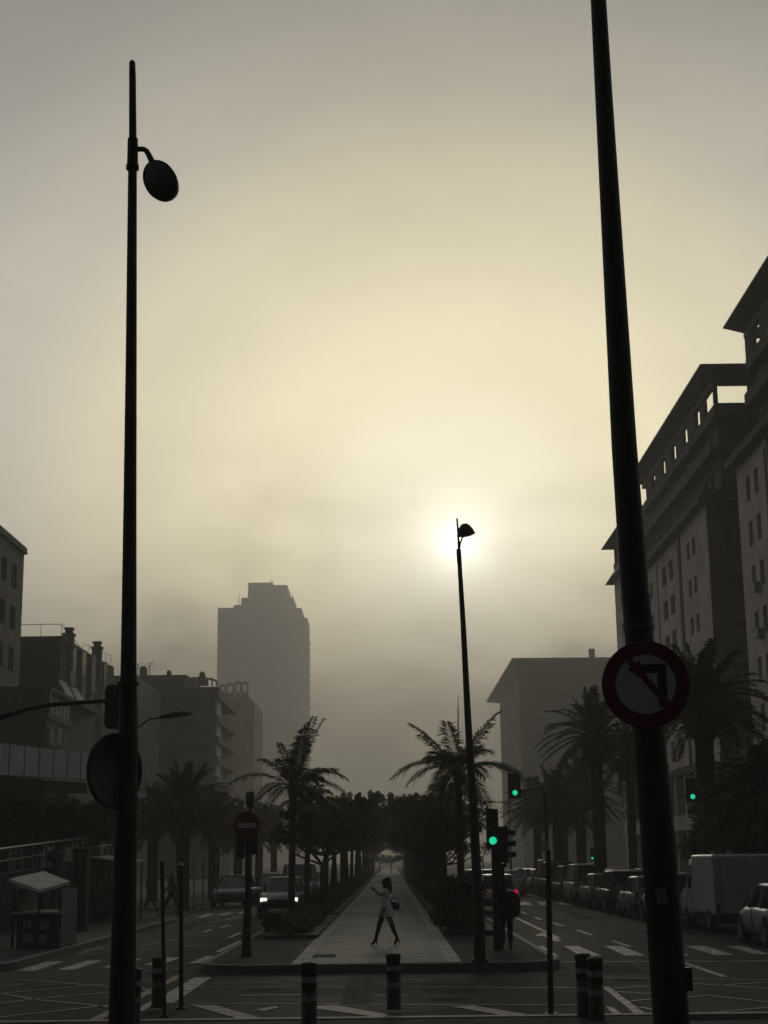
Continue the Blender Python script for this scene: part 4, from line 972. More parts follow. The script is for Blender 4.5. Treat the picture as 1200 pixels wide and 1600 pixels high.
m = MB(); q_ = pm(1034,1400,Y2); m.obox(q_+Vector((-.02,-.118,0)), (1,0,0), (-.06,0,1), (0,-1,0), .035, .05, .002); m.build('sticker', mat('faded_sticker', (.16,.16,.15), .7, scale=20), big)
m = MB(); m.tube([foot+Vector((0,0,0)), foot+Vector((0,0,.05))], [.2,.19], 20); m.build('base_flange', BLACK, big)

ns = thing('traffic_sign', 'round red-rimmed no-left-turn sign on the thick black pole', 'traffic sign', pm(1009,1069,Y2-.2))
ys = Y2-.22; cc_ = at(1009, 1069, ys); tilt = R(-9)
u = Vector((math.cos(tilt), math.sin(tilt), 0)); v = Vector((0,0,1)); nf = Vector((math.sin(tilt), -math.cos(tilt), 0)); RS = .283
m = MB(); m.lathe([(0,-.05),(RS*1.03,-.05),(RS*1.035,-.02),(RS*1.03,.0),(0,0)], cc_, nf, 48); m.build('plate', SIGN_BACK, ns)
m = MB(); n_ = 48
ri, ro = RS*.70, RS
vs = [cc_+nf*.003+(u*math.cos(2*math.pi*k/n_)+v*math.sin(2*math.pi*k/n_))*r for r in (ri, ro) for k in range(n_)]
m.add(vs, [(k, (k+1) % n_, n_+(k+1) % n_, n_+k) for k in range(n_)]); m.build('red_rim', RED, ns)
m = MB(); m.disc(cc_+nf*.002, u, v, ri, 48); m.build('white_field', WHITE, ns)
def S(px, py): return u*((px-1009)/66*RS/math.cos(tilt)*.97)+v*((1069-py)/66*RS)
m = MB()
def poly(m, pts, off): m.add([cc_+nf*off+S(*p) for p in pts], [tuple(range(len(pts)))])
poly(m, [(1029,1103),(1029,1050),(1024,1047),(1043,1038),(1043,1103)][:0] or [(1028,1106),(1028,1052),(1042,1040),(1042,1106)], .004)
poly(m, [(1028,1052),(1000,1052),(1000,1038),(1036,1038),(1042,1040)], .004)
poly(m, [(1001,1059),(982,1045),(1001,1031)], .0042)
m.build('black_arrow', SIGN_BLACK, ns)
m = MB(); dd = (S(1050,1106)-S(984,1030)).normalized(); wv = dd.cross(nf)*.021
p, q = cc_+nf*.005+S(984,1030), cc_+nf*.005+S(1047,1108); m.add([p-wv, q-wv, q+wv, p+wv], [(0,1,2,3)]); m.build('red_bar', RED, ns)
m = MB()
for dz in (-.13, .13): m.box(cc_.x-.1, cc_.x+.1, ys+.052, Y2-.02, cc_.z+dz-.015, cc_.z+dz+.015)
m.build('bracket', SIGN_BACK, ns)

# --- central lamp post at the median corner
b0 = gnd(750, 1503, KH); Y3 = b0.y
lc = thing('street_lamp', 'thin lamp post on the median nose with its hooded lamp against the sun', 'street lamp', b0)
q = lambda px, py: at(px, py, Y3)
m = MB(); m.tube([b0, q(748.5,1440), q(740,1270), q(731,1120), q(724,980), q(718,880)], [.12,.105,.085,.068,.055,.045], 16); m.tube([b0, b0+Vector((0,0,.06))], .17, 16); m.build('post', POLE, lc)
m = MB(); m.tube([q(718,880), q(716.5,858)], [.05,.048], 12); m.build('collar', BLACK, lc)
m = MB(); m.tube([q(717,858), q(716,835), q(714,810)], [.026,.022,.018], 8); m.build('finial', BLACK, lc)
m = MB(); m.tube([q(718.5,856), q(719,849), q(722,841), q(726,836)], .018, 8); m.build('arm', BLACK, lc)
hc = q(728.5, 836); ax = Vector((-.17,-.1,1)).normalized()
m = MB(); m.lathe([(0,.245),(.05,.24),(.11,.19),(.155,.12),(.18,.05),(.195,.0),(.185,.0),(.0,.02)], hc, ax, 24); m.build('lamp_bowl', BLACK, lc)
m = MB(); m.lathe([(.18,-.004),(.1,-.03),(0,-.04)], hc, ax, 20); m.build('diffuser', MATS['smoked_diffuser'], lc)

# --- cobra-head lamps far off
def cobra(label, base_px, top_px, head_px, Y, r=.06):
    t_ = at(*top_px, Y); h = at(*head_px, Y); b = at(*base_px, Y)
    root = thing('street_lamp', label, 'street lamp', (t_.x, Y, .14)); m = MB()
    m.tube([(t_.x, Y, .14), (t_.x, Y, t_.z)], [r*1.3, r*.6], 10); m.build('post', POLE, root)
    m = MB(); j = Vector((t_.x, Y, b.z)); mid = j.lerp(h, .5)+Vector((0,0,(h.z-j.z)*.35)); m.tube([j, mid, h], [r*.55,r*.5,r*.45], 8); m.build('arm', POLE, root)
    m = MB(); d = (h-mid).normalized(); m.loft([[h+d*(l)+Vector((0,sy*wd,sz*ht)) for sy, sz in ((-1,0),(-.6,1),(.6,1),(1,0),(.6,-.5),(-.6,-.5))] for l, wd, ht in ((-.1,.05,.04),(.15,.13,.09),(.55,.15,.09),(.8,.05,.03))]); m.build('lamp_head', BLACK, root)
    return root
cobra('slender lamp post with curved arm just right of the left lamp pole', (214,1138), (214,1104), (254,1121), 42, .05)
cobra('small distant lamp post with arm beside the hanging green signal', (794,1256), (795,1240), (772,1253), 120, .08)
cobra('distant lamp post between the date palms and the big dark pole', (978,1200), (979,1130), (1000,1196), 70, .06)

# --- traffic lights
def signal(label, base, ztop, heads, r=.055, name='traffic_light'):
    "heads: (x,y,z centre, lit index or None, size, side)"
    root = thing(name, label, 'traffic light', base); m = MB()
    m.tube([base, (base[0], base[1], ztop)], [r, r*.85], 12); m.build('post', BLACK, root)
    for (x, y, z, lit, s_, nlens, fx) in heads:
        h = s_*nlens; m = MB(); m.box(x-s_*.5, x+s_*.5, y-.12, y+.12, z-h/2-.04, z+h/2+.04); hb = m.build('housing', BLACK, root)
        m = MB(); m.tube([(base[0], base[1], z), (x, y, z)], .022, 6) if abs(x-base[0]) > .05 else m.box(x-.03, x+.03, y+.1, base[1], z-.03, z+.03)
        m.build('bracket', BLACK, root)
        for k in range(nlens):
            zc = z+h/2-s_*(k+.5); m = MB()
            if fx == 0: m.disc((x, y-.125, zc), (1,0,0), (0,0,1), s_*.32, 20)
            else: m.disc((x+fx*(s_*.5+.004), y, zc), (0,1,0), (0,0,1), s_*.37, 20)
            ln = m.build('lens', GREENL if (lit == k) else LENS_OFF, root)
            m = MB(); n_ = 10
            if fx == 0: vs = [(x+s_*.41*math.cos(R(a)), yy, zc+s_*.41*math.sin(R(a))) for yy in (y-.12, y-.12-s_*.75) for a in range(-20, 201, 22)]
            else: vs = [(xx, y+s_*.41*math.cos(R(a)), zc+s_*.41*math.sin(R(a))) for xx in (x+fx*s_*.5, x+fx*s_*1.2) for a in range(-20, 201, 22)]
            k2 = len(vs)//2; m.add(vs, [(i, i+1, k2+i+1, k2+i) for i in range(k2-1)]); m.build('visor', BLACK, root)
    return root
bt = gnd(778, 1484, KH); YT_ = bt.y; sz = .235
p1 = at(769, 1295, YT_-.1); p2 = at(787, 1320, YT_)
sg = signal('black traffic light with a green lens on the median, right of the central lamp post', (bt.x, bt.y, KH), p1.z+.3,
       [(p1.x, YT_-.13, p1.z, 2, .26, 3, 0), (p2.x-.02, YT_+.02, p2.z, None, .24, 3, 1)], r=.1)
c = at(785, 1345, YT_+.3); m = MB(); m.box(c.x-.09, c.x+.09, c.y-.07, c.y+.07, c.z-.14, c.z+.17); m.build('small_housing', BLACK, sg)
m = MB(); m.disc((c.x, c.y-.075, c.z), (1,0,0), (0,0,1), .062, 14); m.build('lens', GREENL, sg)
m = MB(); m.tube([(bt.x, bt.y, c.z), (c.x-.05, c.y, c.z)], .02, 6); m.build('bracket', BLACK, sg)
m = MB(); c = at(778, 1375, YT_); m.box(c.x-.12, c.x+.14, YT_-.1, YT_+.1, c.z-.28, c.z+.28); m.build('control_box', BLACK, sg)

def hung(label, px, py, Y, basex, s_=.30, zt=None, lit=2):
    c = at(px, py, Y); zt_ = c.z+s_*1.3; b = (at(basex, py, Y).x, Y, .14)
    root = thing('traffic_light', label, 'traffic light', b); m = MB()
    m.tube([b, (b[0], Y, zt_-.6), (b[0]+(c.x-b[0])*.06, Y, zt_-.15), (b[0]+(c.x-b[0])*.25, Y, zt_-s_*.6), (c.x, Y, zt_-s_*1.2)], [.08,.06,.05,.04,.035], 10); m.build('mast_arm', BLACK, root)
    m = MB(); m.box(c.x-s_*.95, c.x+s_*.95, Y-.02, Y+.01, c.z-s_*.85, c.z+s_*2.9); m.build('backing_board', BLACK, root)
    m = MB(); m.box(c.x-s_*.5, c.x+s_*.5, Y-.2, Y-.021, c.z-s_*.6, c.z+s_*2.6); m.build('housing', BLACK, root)
    for k in range(3):
        m = MB(); m.disc((c.x, Y-.205, c.z+s_*k), (1,0,0), (0,0,1), s_*.38, 18); m.build('lens', GREENL if k == 0 else LENS_OFF, root)
    return root
hung('green traffic light hung high on a mast arm, by the tip of the palm fronds', 804, 1239, 56, 852, .24)
hung('green traffic light hung beside the date palm trunk, right of the big dark pole', 1081, 1245, 60, 1112, .24)
def mini(label, px, py, Y, s_=.24, lit=True):
    c = at(px, py, Y); return signal(label, (c.x+.18, Y, .14), c.z+.55, [(c.x, Y-.05, c.z+s_, 2, s_, 3, 0)], r=.05)
mini('far green signal under the far palm clump, right of a pair', 938, 1334, 78, .2)
mini('far green signal under the far palm clump, lower left of a pair', 925, 1341, 92, .2)
mini('dim far green signal between the spreading palm trunk and the lamp post', 751, 1350, 110, .2)

# --- plain posts
def post(label, base_px, top_px, r, kind='cap', X=None):
    b = gnd(*base_px); t_ = at(*top_px, b.y); root = thing('post', label, 'post', b); m = MB()
    m.tube([b, b+Vector((0,0,.03))], r*2.2, 12); m.tube([b+Vector((0,0,.02)), b+(t_-b)*.4, t_], [r,r*.97,r*.9], 12); m.build('shaft', POLE, root)
    m = MB(); m.tube([t_, t_+Vector((0,0,.05))], [r*1.15, r*.5], 12); m.build('cap', STEEL, root); return root, b, t_
post('thin metal post right of the left lamp pole, the taller left one of two', (257,1589), (253,1345), .03)
post('thin metal post right of the banded bollard, the right one of two', (283,1577), (283,1352), .036)
rt, b, t_ = post('slim dark post standing before the right crossing, left of the twin bollards', (861,1586), (856,1327), .042)
m = MB(); c = at(851,1322,b.y-.1); m.obox(c, (.9,.43,0), (0,0,1), (-.43,.9,0), .05, .07, .012); m.build('reflector', STEEL, rt)

# --- no-entry sign with signal behind
b = gnd(385, 1494, KH); Yn = b.y
ne_ = thing('traffic_sign', 'red no-entry sign with a white bar on a dark post left of the mall', 'traffic sign', b)
m = MB(); t_ = at(387,1272,Yn); m.tube([b, b+Vector((0,0,.5)), at(386.5,1400,Yn), t_], [.11,.09,.06,.05], 14); m.build('post', BLACK, ne_)
c = at(385.5, 1289, Yn-.12); RN = 19.5/2400*Yn
m = MB(); m.lathe([(0,-.04),(RN*1.04,-.04),(RN*1.05,-.01),(RN*1.03,0),(0,0)], c, (0,-1,0), 40); m.build('plate', SIGN_BACK, ne_)
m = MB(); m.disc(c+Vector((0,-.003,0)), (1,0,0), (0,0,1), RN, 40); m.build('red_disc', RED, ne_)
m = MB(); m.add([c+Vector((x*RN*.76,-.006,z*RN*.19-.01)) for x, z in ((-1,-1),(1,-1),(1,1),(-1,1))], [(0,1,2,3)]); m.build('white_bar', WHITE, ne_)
for (px, py) in [(376,1322),(397,1316)]:
    c = at(px, py, Yn+.12); m = MB(); m.box(c.x-.085, c.x+.085, Yn+.06, Yn+.26, c.z-.26, c.z+.28); m.build('signal_housing', BLACK, ne_)
c = at(391, 1245, Yn+.5); 
bs = thing('traffic_light', 'dark signal housing on its own post rising just above the no-entry sign', 'traffic light', (at(392,1300,Yn+14).x, Yn+14, KH))
c = at(391, 1245, Yn+14); m = MB(); m.tube([(c.x,Yn+14,KH),(c.x,Yn+14,c.z-.3)], [.07,.05], 10); m.build('post', BLACK, bs)
m = MB(); m.box(c.x-.12, c.x+.12, Yn+13.9, Yn+14.15, c.z-.3, c.z+.15); m.build('housing', BLACK, bs)

# --- bollards
def bollard_proto():
    root = empty('bollard'); m = MB(); r = .1
    m.lathe([(r*1.05,0),(r*1.05,.04),(r,.05),(r,.53),(r*.93,.54),(r*.93,.555),(r,.565),(r,.86),(r*1.08,.87),(r*1.08,.93),(r*.95,.955),(0,.965)], (0,0,0), (0,0,1), 20)
    m.build('shaft', mat('bollard_dark_green', (.012, .02, .018), .6, .3, scale=8), root, False)
    for z in (.38, .66):
        m = MB(); m.lathe([(r*1.03,z),(r*1.035,z+.09)], (0,0,0), (0,0,1), 20); m.build('reflective_band', mat('dull_band', (.22, .23, .25), .5, .4), root, False)
    return root
bp0 = bollard_proto(); first = True
for (px, py, top, lab) in [(247,1574,1495,'banded bollard left of the two thin posts, beside the yellow line'), (483,1604,1503,'bollard left of centre, cut by the lower edge of the photo'), (615.5,1577,1489,'middle bollard standing in line with the mall path'),
                           (914,1589,1489,'rear bollard of the touching pair before the right crossing'), (933,1593,1495,'front bollard of the touching pair before the right crossing'), (207,1604,1512,'bollard almost hidden behind the left lamp post foot')]:
    b = gnd(px, py, .05); t_ = at(px, top, b.y); o = bp0 if first else copy_tree(bp0); first = False
    s_ = (t_.z-.05)/.965; o.location = b; o.scale = (1.0, 1.0, s_); tag(o, lab, 'bollard', 'bollards at the crossing')

# --- left pavement kiosk and neighbours
kb = at(62, 1390, 36); YK = 37.0
z_r = at(62, 1389, YK).z; X0k, X1k = at(16,1380,YK+2).x, at(108,1380,YK+1.5).x
kio = thing('kiosk', 'small kiosk with pale flat canopy on the left pavement', 'kiosk', (X1k-1.2, YK, .14))
cn = [at(62,1390,YK), at(109,1377,YK+2.2), at(68,1361,YK+4.2), at(14,1373,YK+2.0)]
zt_ = sum(p.z for p in cn)/4
m = MB(); m.add([p.copy() for p in cn]+[p-Vector((0,0,.08)) for p in cn], [(3,2,1,0),(4,5,6,7),(0,1,5,4),(1,2,6,5),(2,3,7,6),(3,0,4,7)]); m.build('canopy', mat('pale_canvas', (.42, .41, .39), .8, scale=2), kio)
m = MB(); cx_ = sum(p.x for p in cn)/4; cyk = sum(p.y for p in cn)/4
for p in cn:
    q_ = p.lerp(Vector((cx_,cyk,p.z)), .18); m2 = MB(); m2.tube([(q_.x,q_.y,.14),(q_.x,q_.y,z_r)], .035, 8); m2.build('leg', POLE, kio)
kx0, kx1 = cx_-.3, cx_+.75
m.box(kx0, kx1, cyk-1.0, cyk+.9, .14, 1.0); m.box(kx0, kx0+.06, cyk-1, cyk+.9, 1.0, z_r-.02); m.box(kx1-.06, kx1, cyk-1, cyk+.9, 1.0, z_r-.02); m.build('booth', mat('kiosk_panel', (.09, .09, .10), .7, scale=3, var=.3), kio)
m = MB(); m.box(kx0-.1, kx1+.1, cyk-1.25, cyk-1.001, .95, 1.0); m.build('counter', STEEL, kio)
for k, (dx, dz, w_) in enumerate([(.15,.3,.25),(.5,.3,.2),(.15,.62,.2),(.55,.6,.22)]):
    m = MB(); m.box(kx0+dx, kx0+dx+w_, cyk-1.02, cyk-1.003, dz, dz+.2); m.build('notice', mat('pale_notice', (.3, .3, .31), .7), kio)
b = gnd(83, 1458, .14); rs_ = thing('traffic_sign', 'round sign above a dark rectangular plate on a thin post beside the kiosk', 'traffic sign', b)
m = MB(); t_ = at(83,1330,b.y); m.tube([b, t_], .033, 8); m.build('post', BLACK, rs_)
m = MB(); c = at(83,1338,b.y-.06); m.lathe([(0,-.015),(.2,-.015),(.2,.0),(0,.0)], c, (0,-1,0), 28); m.build('round_plate', SIGN_BACK, rs_)
m = MB(); c = at(83,1361,b.y-.06); m.box(c.x-.21, c.x+.21, c.y-.01, c.y+.015, c.z-.14, c.z+.14); m.build('square_plate', SIGN_BACK, rs_)
b = gnd(124, 1456, .14); tt = thing('advertising_totem', 'tall dark green advertising totem right of the kiosk', 'totem', b); t_ = at(124,1328,b.y)
m = MB(); m.box(b.x-.23, b.x+.23, b.y-.2, b.y+.2, .14, .35); m.box(b.x-.2, b.x+.2, b.y-.17, b.y+.17, .351, t_.z-.05); m.build('body', mat('totem_green', (.02, .03, .026), .5), tt)
m = MB(); m.box(b.x-.24, b.x+.24, b.y-.21, b.y+.21, t_.z-.05, t_.z+.03); m.build('cap', BLACK, tt)
c = gnd(172, 1440, .14); sp = thing('market_stall', 'second small stall with pale canopy behind the left lamp pole', 'stall', c); 
z_ = at(172,1345,c.y).z; m = MB(); m.add([(c.x-.7,c.y-.4,z_+.15),(c.x+.7,c.y-.6,z_-.05),(c.x+1.0,c.y+1.6,z_+.0),(c.x-.4,c.y+1.8,z_+.2),(c.x-.7,c.y-.4,z_+.1),(c.x+.7,c.y-.6,z_-.1),(c.x+1.0,c.y+1.6,z_-.05),(c.x-.4,c.y+1.8,z_+.15)], [(0,1,2,3),(7,6,5,4),(0,4,5,1),(1,5,6,2),(2,6,7,3),(3,7,4,0)]); m.build('canopy', MATS['pale_canvas'], sp)
for dx, dy in ((-.6,-.3),(.6,-.45),(.85,1.4),(-.35,1.6)): m = MB(); m.tube([(c.x+dx,c.y+dy,.14),(c.x+dx,c.y+dy,z_)], .03, 6); m.build('leg', POLE, sp)
m = MB(); m.box(c.x-.5, c.x+.6, c.y-.1, c.y+1.2, .5, .95); m.build('table', MATS['kiosk_panel'], sp)

# bus-lane style thin posts in front of the shops at left (dim verticals)
for i, (px, py, pt, r_) in enumerate([(317,1418,1340,.035),(338,1414,1335,.03),(303,1424,1350,.03)]):
    b = gnd(px, py, .14); t_ = at(px, pt, b.y); root = thing('post', ['thin pale post on the left pavement, middle of three near the bluish parked car','thin pale post on the left pavement, nearest the bluish parked car','thin pale post on the left pavement, farthest left of the three past the date palm'][i], 'post', b)
    m = MB(); m.tube([b, t_], r_, 8); m.build('shaft', STEEL, root); m = MB(); m.tube([t_, t_+Vector((0,0,.06))], [r_*1.4, r_*.8], 8); m.build('cap', STEEL, root)

# ================================================================== CARS
def paint(name, c): return mat('car_paint_'+name, c, .3, .5, scale=2, var=.06)
def car(kind, pnt, L=4.2, W=1.74, H=1.46, belt=.92, hood=.88, lit=False, brake=False):
    "local: +y is the nose"
    root = empty({'hatch':'parked_car','sedan':'parked_car','suv':'parked_car','van':'parked_van'}[kind]); hw = W/2; hl = L/2
    prof = {'hatch': [(-1,.50,.52,.86),(-.985,.75,.60,.93),(-.93,belt,.30,.97),(-.5,belt,.24,1),(.2,belt,.24,1),(.5,hood+.02,.24,1),(.80,hood-.10,.26,.97),(.95,hood-.22,.30,.90),(1,.50,.40,.80)],
            'sedan': [(-1,.50,.52,.86),(-.985,.78,.55,.92),(-.93,.90,.30,.96),(-.62,belt+.02,.24,1),(.15,belt,.24,1),(.42,hood,.24,1),(.80,hood-.10,.26,.97),(.95,hood-.20,.30,.90),(1,.50,.40,.80)],
            'suv': [(-1,.55,.55,.90),(-.985,.95,.60,.95),(-.95,belt,.34,.97),(-.5,belt,.28,1),(.25,belt,.28,1),(.5,hood+.04,.28,1),(.82,hood-.06,.30,.97),(.96,hood-.20,.34,.92),(1,.55,.44,.84)],
            'van': [(-1,.55,.55,.93),(-.985,belt,.50,.97),(-.95,belt,.30,1),(-.5,belt,.28,1),(.45,belt,.28,1),(.66,hood+.08,.28,1),(.88,hood-.05,.30,.97),(.97,hood-.2,.34,.92),(1,.55,.42,.84)]}[kind]
    secs = []
    for (t_, zt_, zb, wf) in prof:
        y = t_*hl; w_ = hw*wf
        secs.append([(-w_*.80,y,zb-.02),(-w_*.97,y,zb+.08),(-w_,y,(zb+zt_)/2),(-w_*.97,y,zt_-.10),(-w_*.88,y,zt_-.01),(0,y,zt_+.02),(w_*.88,y,zt_-.01),(w_*.97,y,zt_-.10),(w_,y,(zb+zt_)/2),(w_*.97,y,zb+.08),(w_*.80,y,zb-.02)])
    m = MB(); m.loft(secs); m.build('body', pnt, root, False)
    g_ = {'hatch': (-.93,-.80,.10,.48), 'sedan': (-.66,-.36,.08,.44), 'suv': (-.95,-.86,.10,.47), 'van': (-.975,-.95,.22,.64)}[kind]
    yb0, yt0, yt1, yb1_ = [g*hl for g in g_]
    cw0, cw1 = hw*.90, hw*(.74 if kind != 'van' else .82)
    base_ = [(-cw0*.86,yb0),(-cw0,yb0+.2),(-cw0,yb1_-.35),(-cw0*.72,yb1_),(cw0*.72,yb1_),(cw0,yb1_-.35),(cw0,yb0+.2),(cw0*.86,yb0)]
    top_ = [(-cw1*.9,yt0),(-cw1,yt0+.12),(-cw1,yt1-.15),(-cw1*.78,yt1),(cw1*.78,yt1),(cw1,yt1-.15),(cw1,yt0+.12),(cw1*.9,yt0)]
    zb_, zt_ = belt-.03, H-.07
    m = MB(); m.loft([[(x,y,zb_) for x, y in base_], [(x,y,zt_) for x, y in top_]], smooth=False); m.build('windows', CARGLASS if kind != 'box' else pnt, root, False)
    m = MB(); m.loft([[(x*1.015,y*1.004,zt_) for x, y in top_], [(x*1.01,y,zt_+.035) for x, y in top_], [(x*.86,y*.93 if kind != 'hatch' else y*.95,H) for x, y in top_]]); m.build('roof', pnt, root, False)
    for i in range(8):
        m = MB(); m.tube([(base_[i][0],base_[i][1],zb_), (top_[i][0],top_[i][1],zt_+.01)], [.045,.035], 6); m.build('pillar', pnt, root, False)
    for sx in (-1, 1):
        ym = (yb0+yb1_)/2; m = MB(); m.tube([(sx*cw0*1.0,ym,zb_), (sx*cw1*1.0,ym-.05,zt_)], .035, 6); m.build('pillar', pnt, root, False)
    r_ = .32 if kind in ('hatch','sedan') else .35
    for sx in (-1, 1):
        for wy in (-.62, .64):
            y = wy*hl; m = MB(); m.disc((sx*(hw+.004), y, r_+.02), (0,sx,0), (0,0,1), r_+.06, 24); m.build('wheel_arch', PLASTIC, root, False)
            m = MB(); m.tube([(sx*(hw-.2),y,r_),(sx*(hw-.0),y,r_),(sx*(hw+.02),y,r_)], [r_,r_,r_*.9], 22); wl = m.build('wheel', TYRE, root, False)
            m = MB(); m.lathe([(0,.03),(.06,.035),(r_*.58,.012),(r_*.64,.02)], (sx*(hw+.012),y,r_), (sx,0,0), 14)
            rm = m.build('rim', RIM, wl, False)
        m = MB(); m.obox((sx*hw*.70, hl*.955, hood-.24), (1,0,0), (0,0,1), (0,1,0), .12, .07, .06); m.build('headlight', HEADL if lit else mat('lamp_clear', (.35,.35,.35), .15, .6), root, False)
        m = MB(); m.obox((sx*hw*.80, -hl*.985, belt-.12), (1,0,0), (0,0,1), (0,1,0), .07, .09, .03); m.build('tail_light', REDL if brake else mat('lamp_red', (.12,.01,.01), .25, .5), root, False)
        m = MB(); m.obox((sx*(hw+.09), yb1_-.45, belt+.07), (1,0,0), (0,0,1), (0,1,0), .09, .07, .05); m.build('mirror', pnt, root, False)
        m = MB()
        for yy in (-.02, .02): m.obox((sx*(hw+.0), yy, .55), (0,1,0), (0,0,1), (1,0,0), .006, .3, .006)
        m.build('door_seam', PLASTIC, root, False)
    m = MB(); m.box(-hw*.84, hw*.84, hl-.09, hl+.03, .30, .50); m.build('front_bumper', PLASTIC, root, False)
    m = MB(); m.box(-hw*.86, hw*.86, -hl-.03, -hl+.09, .32, .56); m.build('rear_bumper', PLASTIC, root, False)
    m = MB(); m.box(-.26, .26, -hl-.036, -hl-.0305, .60, .71) if False else m.box(-.26, .26, -hl-.04, -hl-.031, .38, .49); m.build('number_plate', mat('plate_pale', (.4,.4,.38), .5), root, False)
    m = MB(); m.box(-hw*.5, hw*.5, hl-.02, hl+.034, .55, .64); m.build('grille', PLASTIC, root, False)
    return root
WHT = paint('white', (.55,.56,.57)); SIL = paint('silver', (.30,.31,.32)); GRY = paint('grey', (.10,.105,.11)); BLK = paint('black', (.015,.016,.018)); BLU = paint('blue_grey', (.07,.10,.12)); CRM = paint('cream', (.42,.41,.36))
def put(o, x, y, lab, rot=0.0, group=None, z=.004, scl=1.0):
    o.location = (x, y, z); o.rotation_euler = (0,0,rot); tag(o, lab, 'van' if 'van' in o.name.split('.')[0] else 'car', group); return o
G1 = 'cars parked along the right kerb'
specs = [('suv', SIL, 4.2, 1.62, 49.6, 'tall pale hatchback parked nearest the big dark pole on its left'),
         ('hatch', SIL, 4.0, 1.45, 55.3, 'small silver hatchback parked just beyond the tall pale one'),
         ('suv', GRY, 4.6, 1.62, 61.3, 'dark estate car with roof rails, third in the parked row left of the big pole'),
         ('hatch', SIL, 4.0, 1.45, 67.3, 'pale rounded hatchback, fourth in the parked row left of the big pole'),
         ('van', CRM, 4.5, 1.85, 73.2, 'light-roofed van, fifth in the parked row left of the big pole'),
         ('suv', GRY, 4.3, 1.75, 79.3, 'dark off-roader with pale roof edge, sixth in the parked row'),
         ('van', BLK, 4.6, 1.95, 85.6, 'black van, seventh in the parked row behind the slim post'),
         ('van', GRY, 4.8, 2.05, 92.2, 'grey rounded van parked at the left end of the right-hand row'),
         ('hatch', WHT, 4.1, 1.47, 98.5, 'white hatchback parked beyond the grey van in the right-hand row'),
         ('hatch', SIL, 4.1, 1.47, 104.5, 'silver hatchback farthest but one in the right-hand row'),
         ('sedan', GRY, 4.4, 1.44, 111, 'dark saloon at the far end of the right-hand row')]
for k, p_, L_, H_, yr, lab in specs:
    o = car(k, p_, L=L_, H=H_, W=1.78, belt=.95 if k != 'van' else 1.05, hood=.92 if k != 'van' else 1.0)
    put(o, 8.4+.89+(.0 if yr < 90 else .3), yr+L_/2, lab, R(random.Random(yr).uniform(-.8,.8)), G1)
    if 'rails' in lab:
        m = MB()
        for sx in (-1, 1): m.tube([(sx*.58,-1.7,H_+.03),(sx*.6,.3,H_+.03)], .025, 6)
        m.build('roof_rail', STEEL, o, False)
o = car('hatch', SIL, L=4.1, H=1.46, W=1.72); put(o, 8.75+.86, 38.55, 'small silver car parked in front of the white box van at the right edge', 0, G1)
o = car('van', WHT, L=4.6, H=1.95, W=1.85, belt=1.1, hood=1.05); put(o, 8.75+.92, 33.45, 'pale van whose nose just enters the frame at the right edge', 0, G1)
# box van
bv = thing('box_van', 'large dull white box van parked behind the small silver car at the right', 'van', (11.5, 52.5, .004)); hw = 1.08
def BX(name, mt, x0,x1,y0,y1,z0,z1, bev=0, par=bv):
    m = MB(); m.box(x0,x1,y0,y1,z0,z1); o = m.build(name, mt, par)
    if bev:
        mo = o.modifiers.new('bevel', 'BEVEL'); mo.width = bev; mo.segments = 3
    return o
VW = paint('dull_white', (.5,.52,.54))
x0, x1 = 10.42, 12.6
BX('cargo_box', VW, x0, x1, 49.9, 53.4, .55, 2.28, .08)
m = MB(); secs = []
for y, zt_, zb in ((53.4,2.22,.45),(54.1,2.2,.4),(54.5,2.0,.4),(55.1,1.35,.4),(55.5,1.15,.42),(55.6,.8,.45)):
    secs.append([(x0+.06,y,zb),(x0+.0,y,zb+.15),(x0+.0,y,min(1.2,zt_-.1)),(x0+.10,y,zt_-.08),(x0+.2,y,zt_),(x1-.2,y,zt_),(x1-.1,y,zt_-.08),(x1,y,min(1.2,zt_-.1)),(x1,y,zb+.15),(x1-.06,y,zb)])
m.loft(secs); m.build('cab', VW, bv)
m = MB(); m.add([(x0+.015,53.6,1.25),(x0+.015,54.45,1.25),(x0+.07,54.35,1.95),(x0+.07,53.6,1.98)], [(0,3,2,1)]); m.add([(x0-.006,53.6,1.25),(x0-.006,54.45,1.25),(x0+.05,54.35,1.95),(x0+.05,53.6,1.98)], [(0,1,2,3)]); m.build('cab_window', CARGLASS, bv)
m = MB(); m.box(x0+.03, x1-.03, 49.86, 49.9, .6, 2.2); m.build('rear_door', paint('darker_white', (.36,.38,.41)), bv)  # rear door in a darker white than the cargo box
m = MB(); m.box((x0+x1)/2-.01, (x0+x1)/2+.01, 49.85, 49.858, .6, 2.2); 
for xx in (.25, 1.85): m.tube([(x0+xx,49.84,.65),(x0+xx,49.84,2.15)], .018, 6)
m.build('door_bars', STEEL, bv)
for y in (50.9, 54.6):
    for xx, sg_ in ((x0+.01,-1),(x1-.01,1)):
        m = MB(); m.tube([(xx-sg_*.2,y,.36),(xx,y,.36),(xx+sg_*.02,y,.36)], [.36,.36,.31], 22); wl = m.build('wheel', TYRE, bv)
        m = MB(); m.lathe([(0,.03),(.2,.01),(.22,.02)], (xx+sg_*.012,y,.36), (sg_,0,0), 14); m.build('rim', RIM, wl)
BX('rear_bumper', PLASTIC, x0+.1, x1-.1, 49.72, 49.9, .42, .56); BX('chassis', PLASTIC, x0+.15, x1-.15, 50, 55.3, .3, .56)
for xx in (x0+.06, x1-.16): BX('tail_light', MATS['lamp_red'], xx, xx+.1, 49.83, 49.855, .62, .85)
m = MB(); m.obox((x0-.14,54.4,1.45), (1,0,0), (0,0,1), (0,1,0), .09, .16, .06); m.build('mirror', PLASTIC, bv)
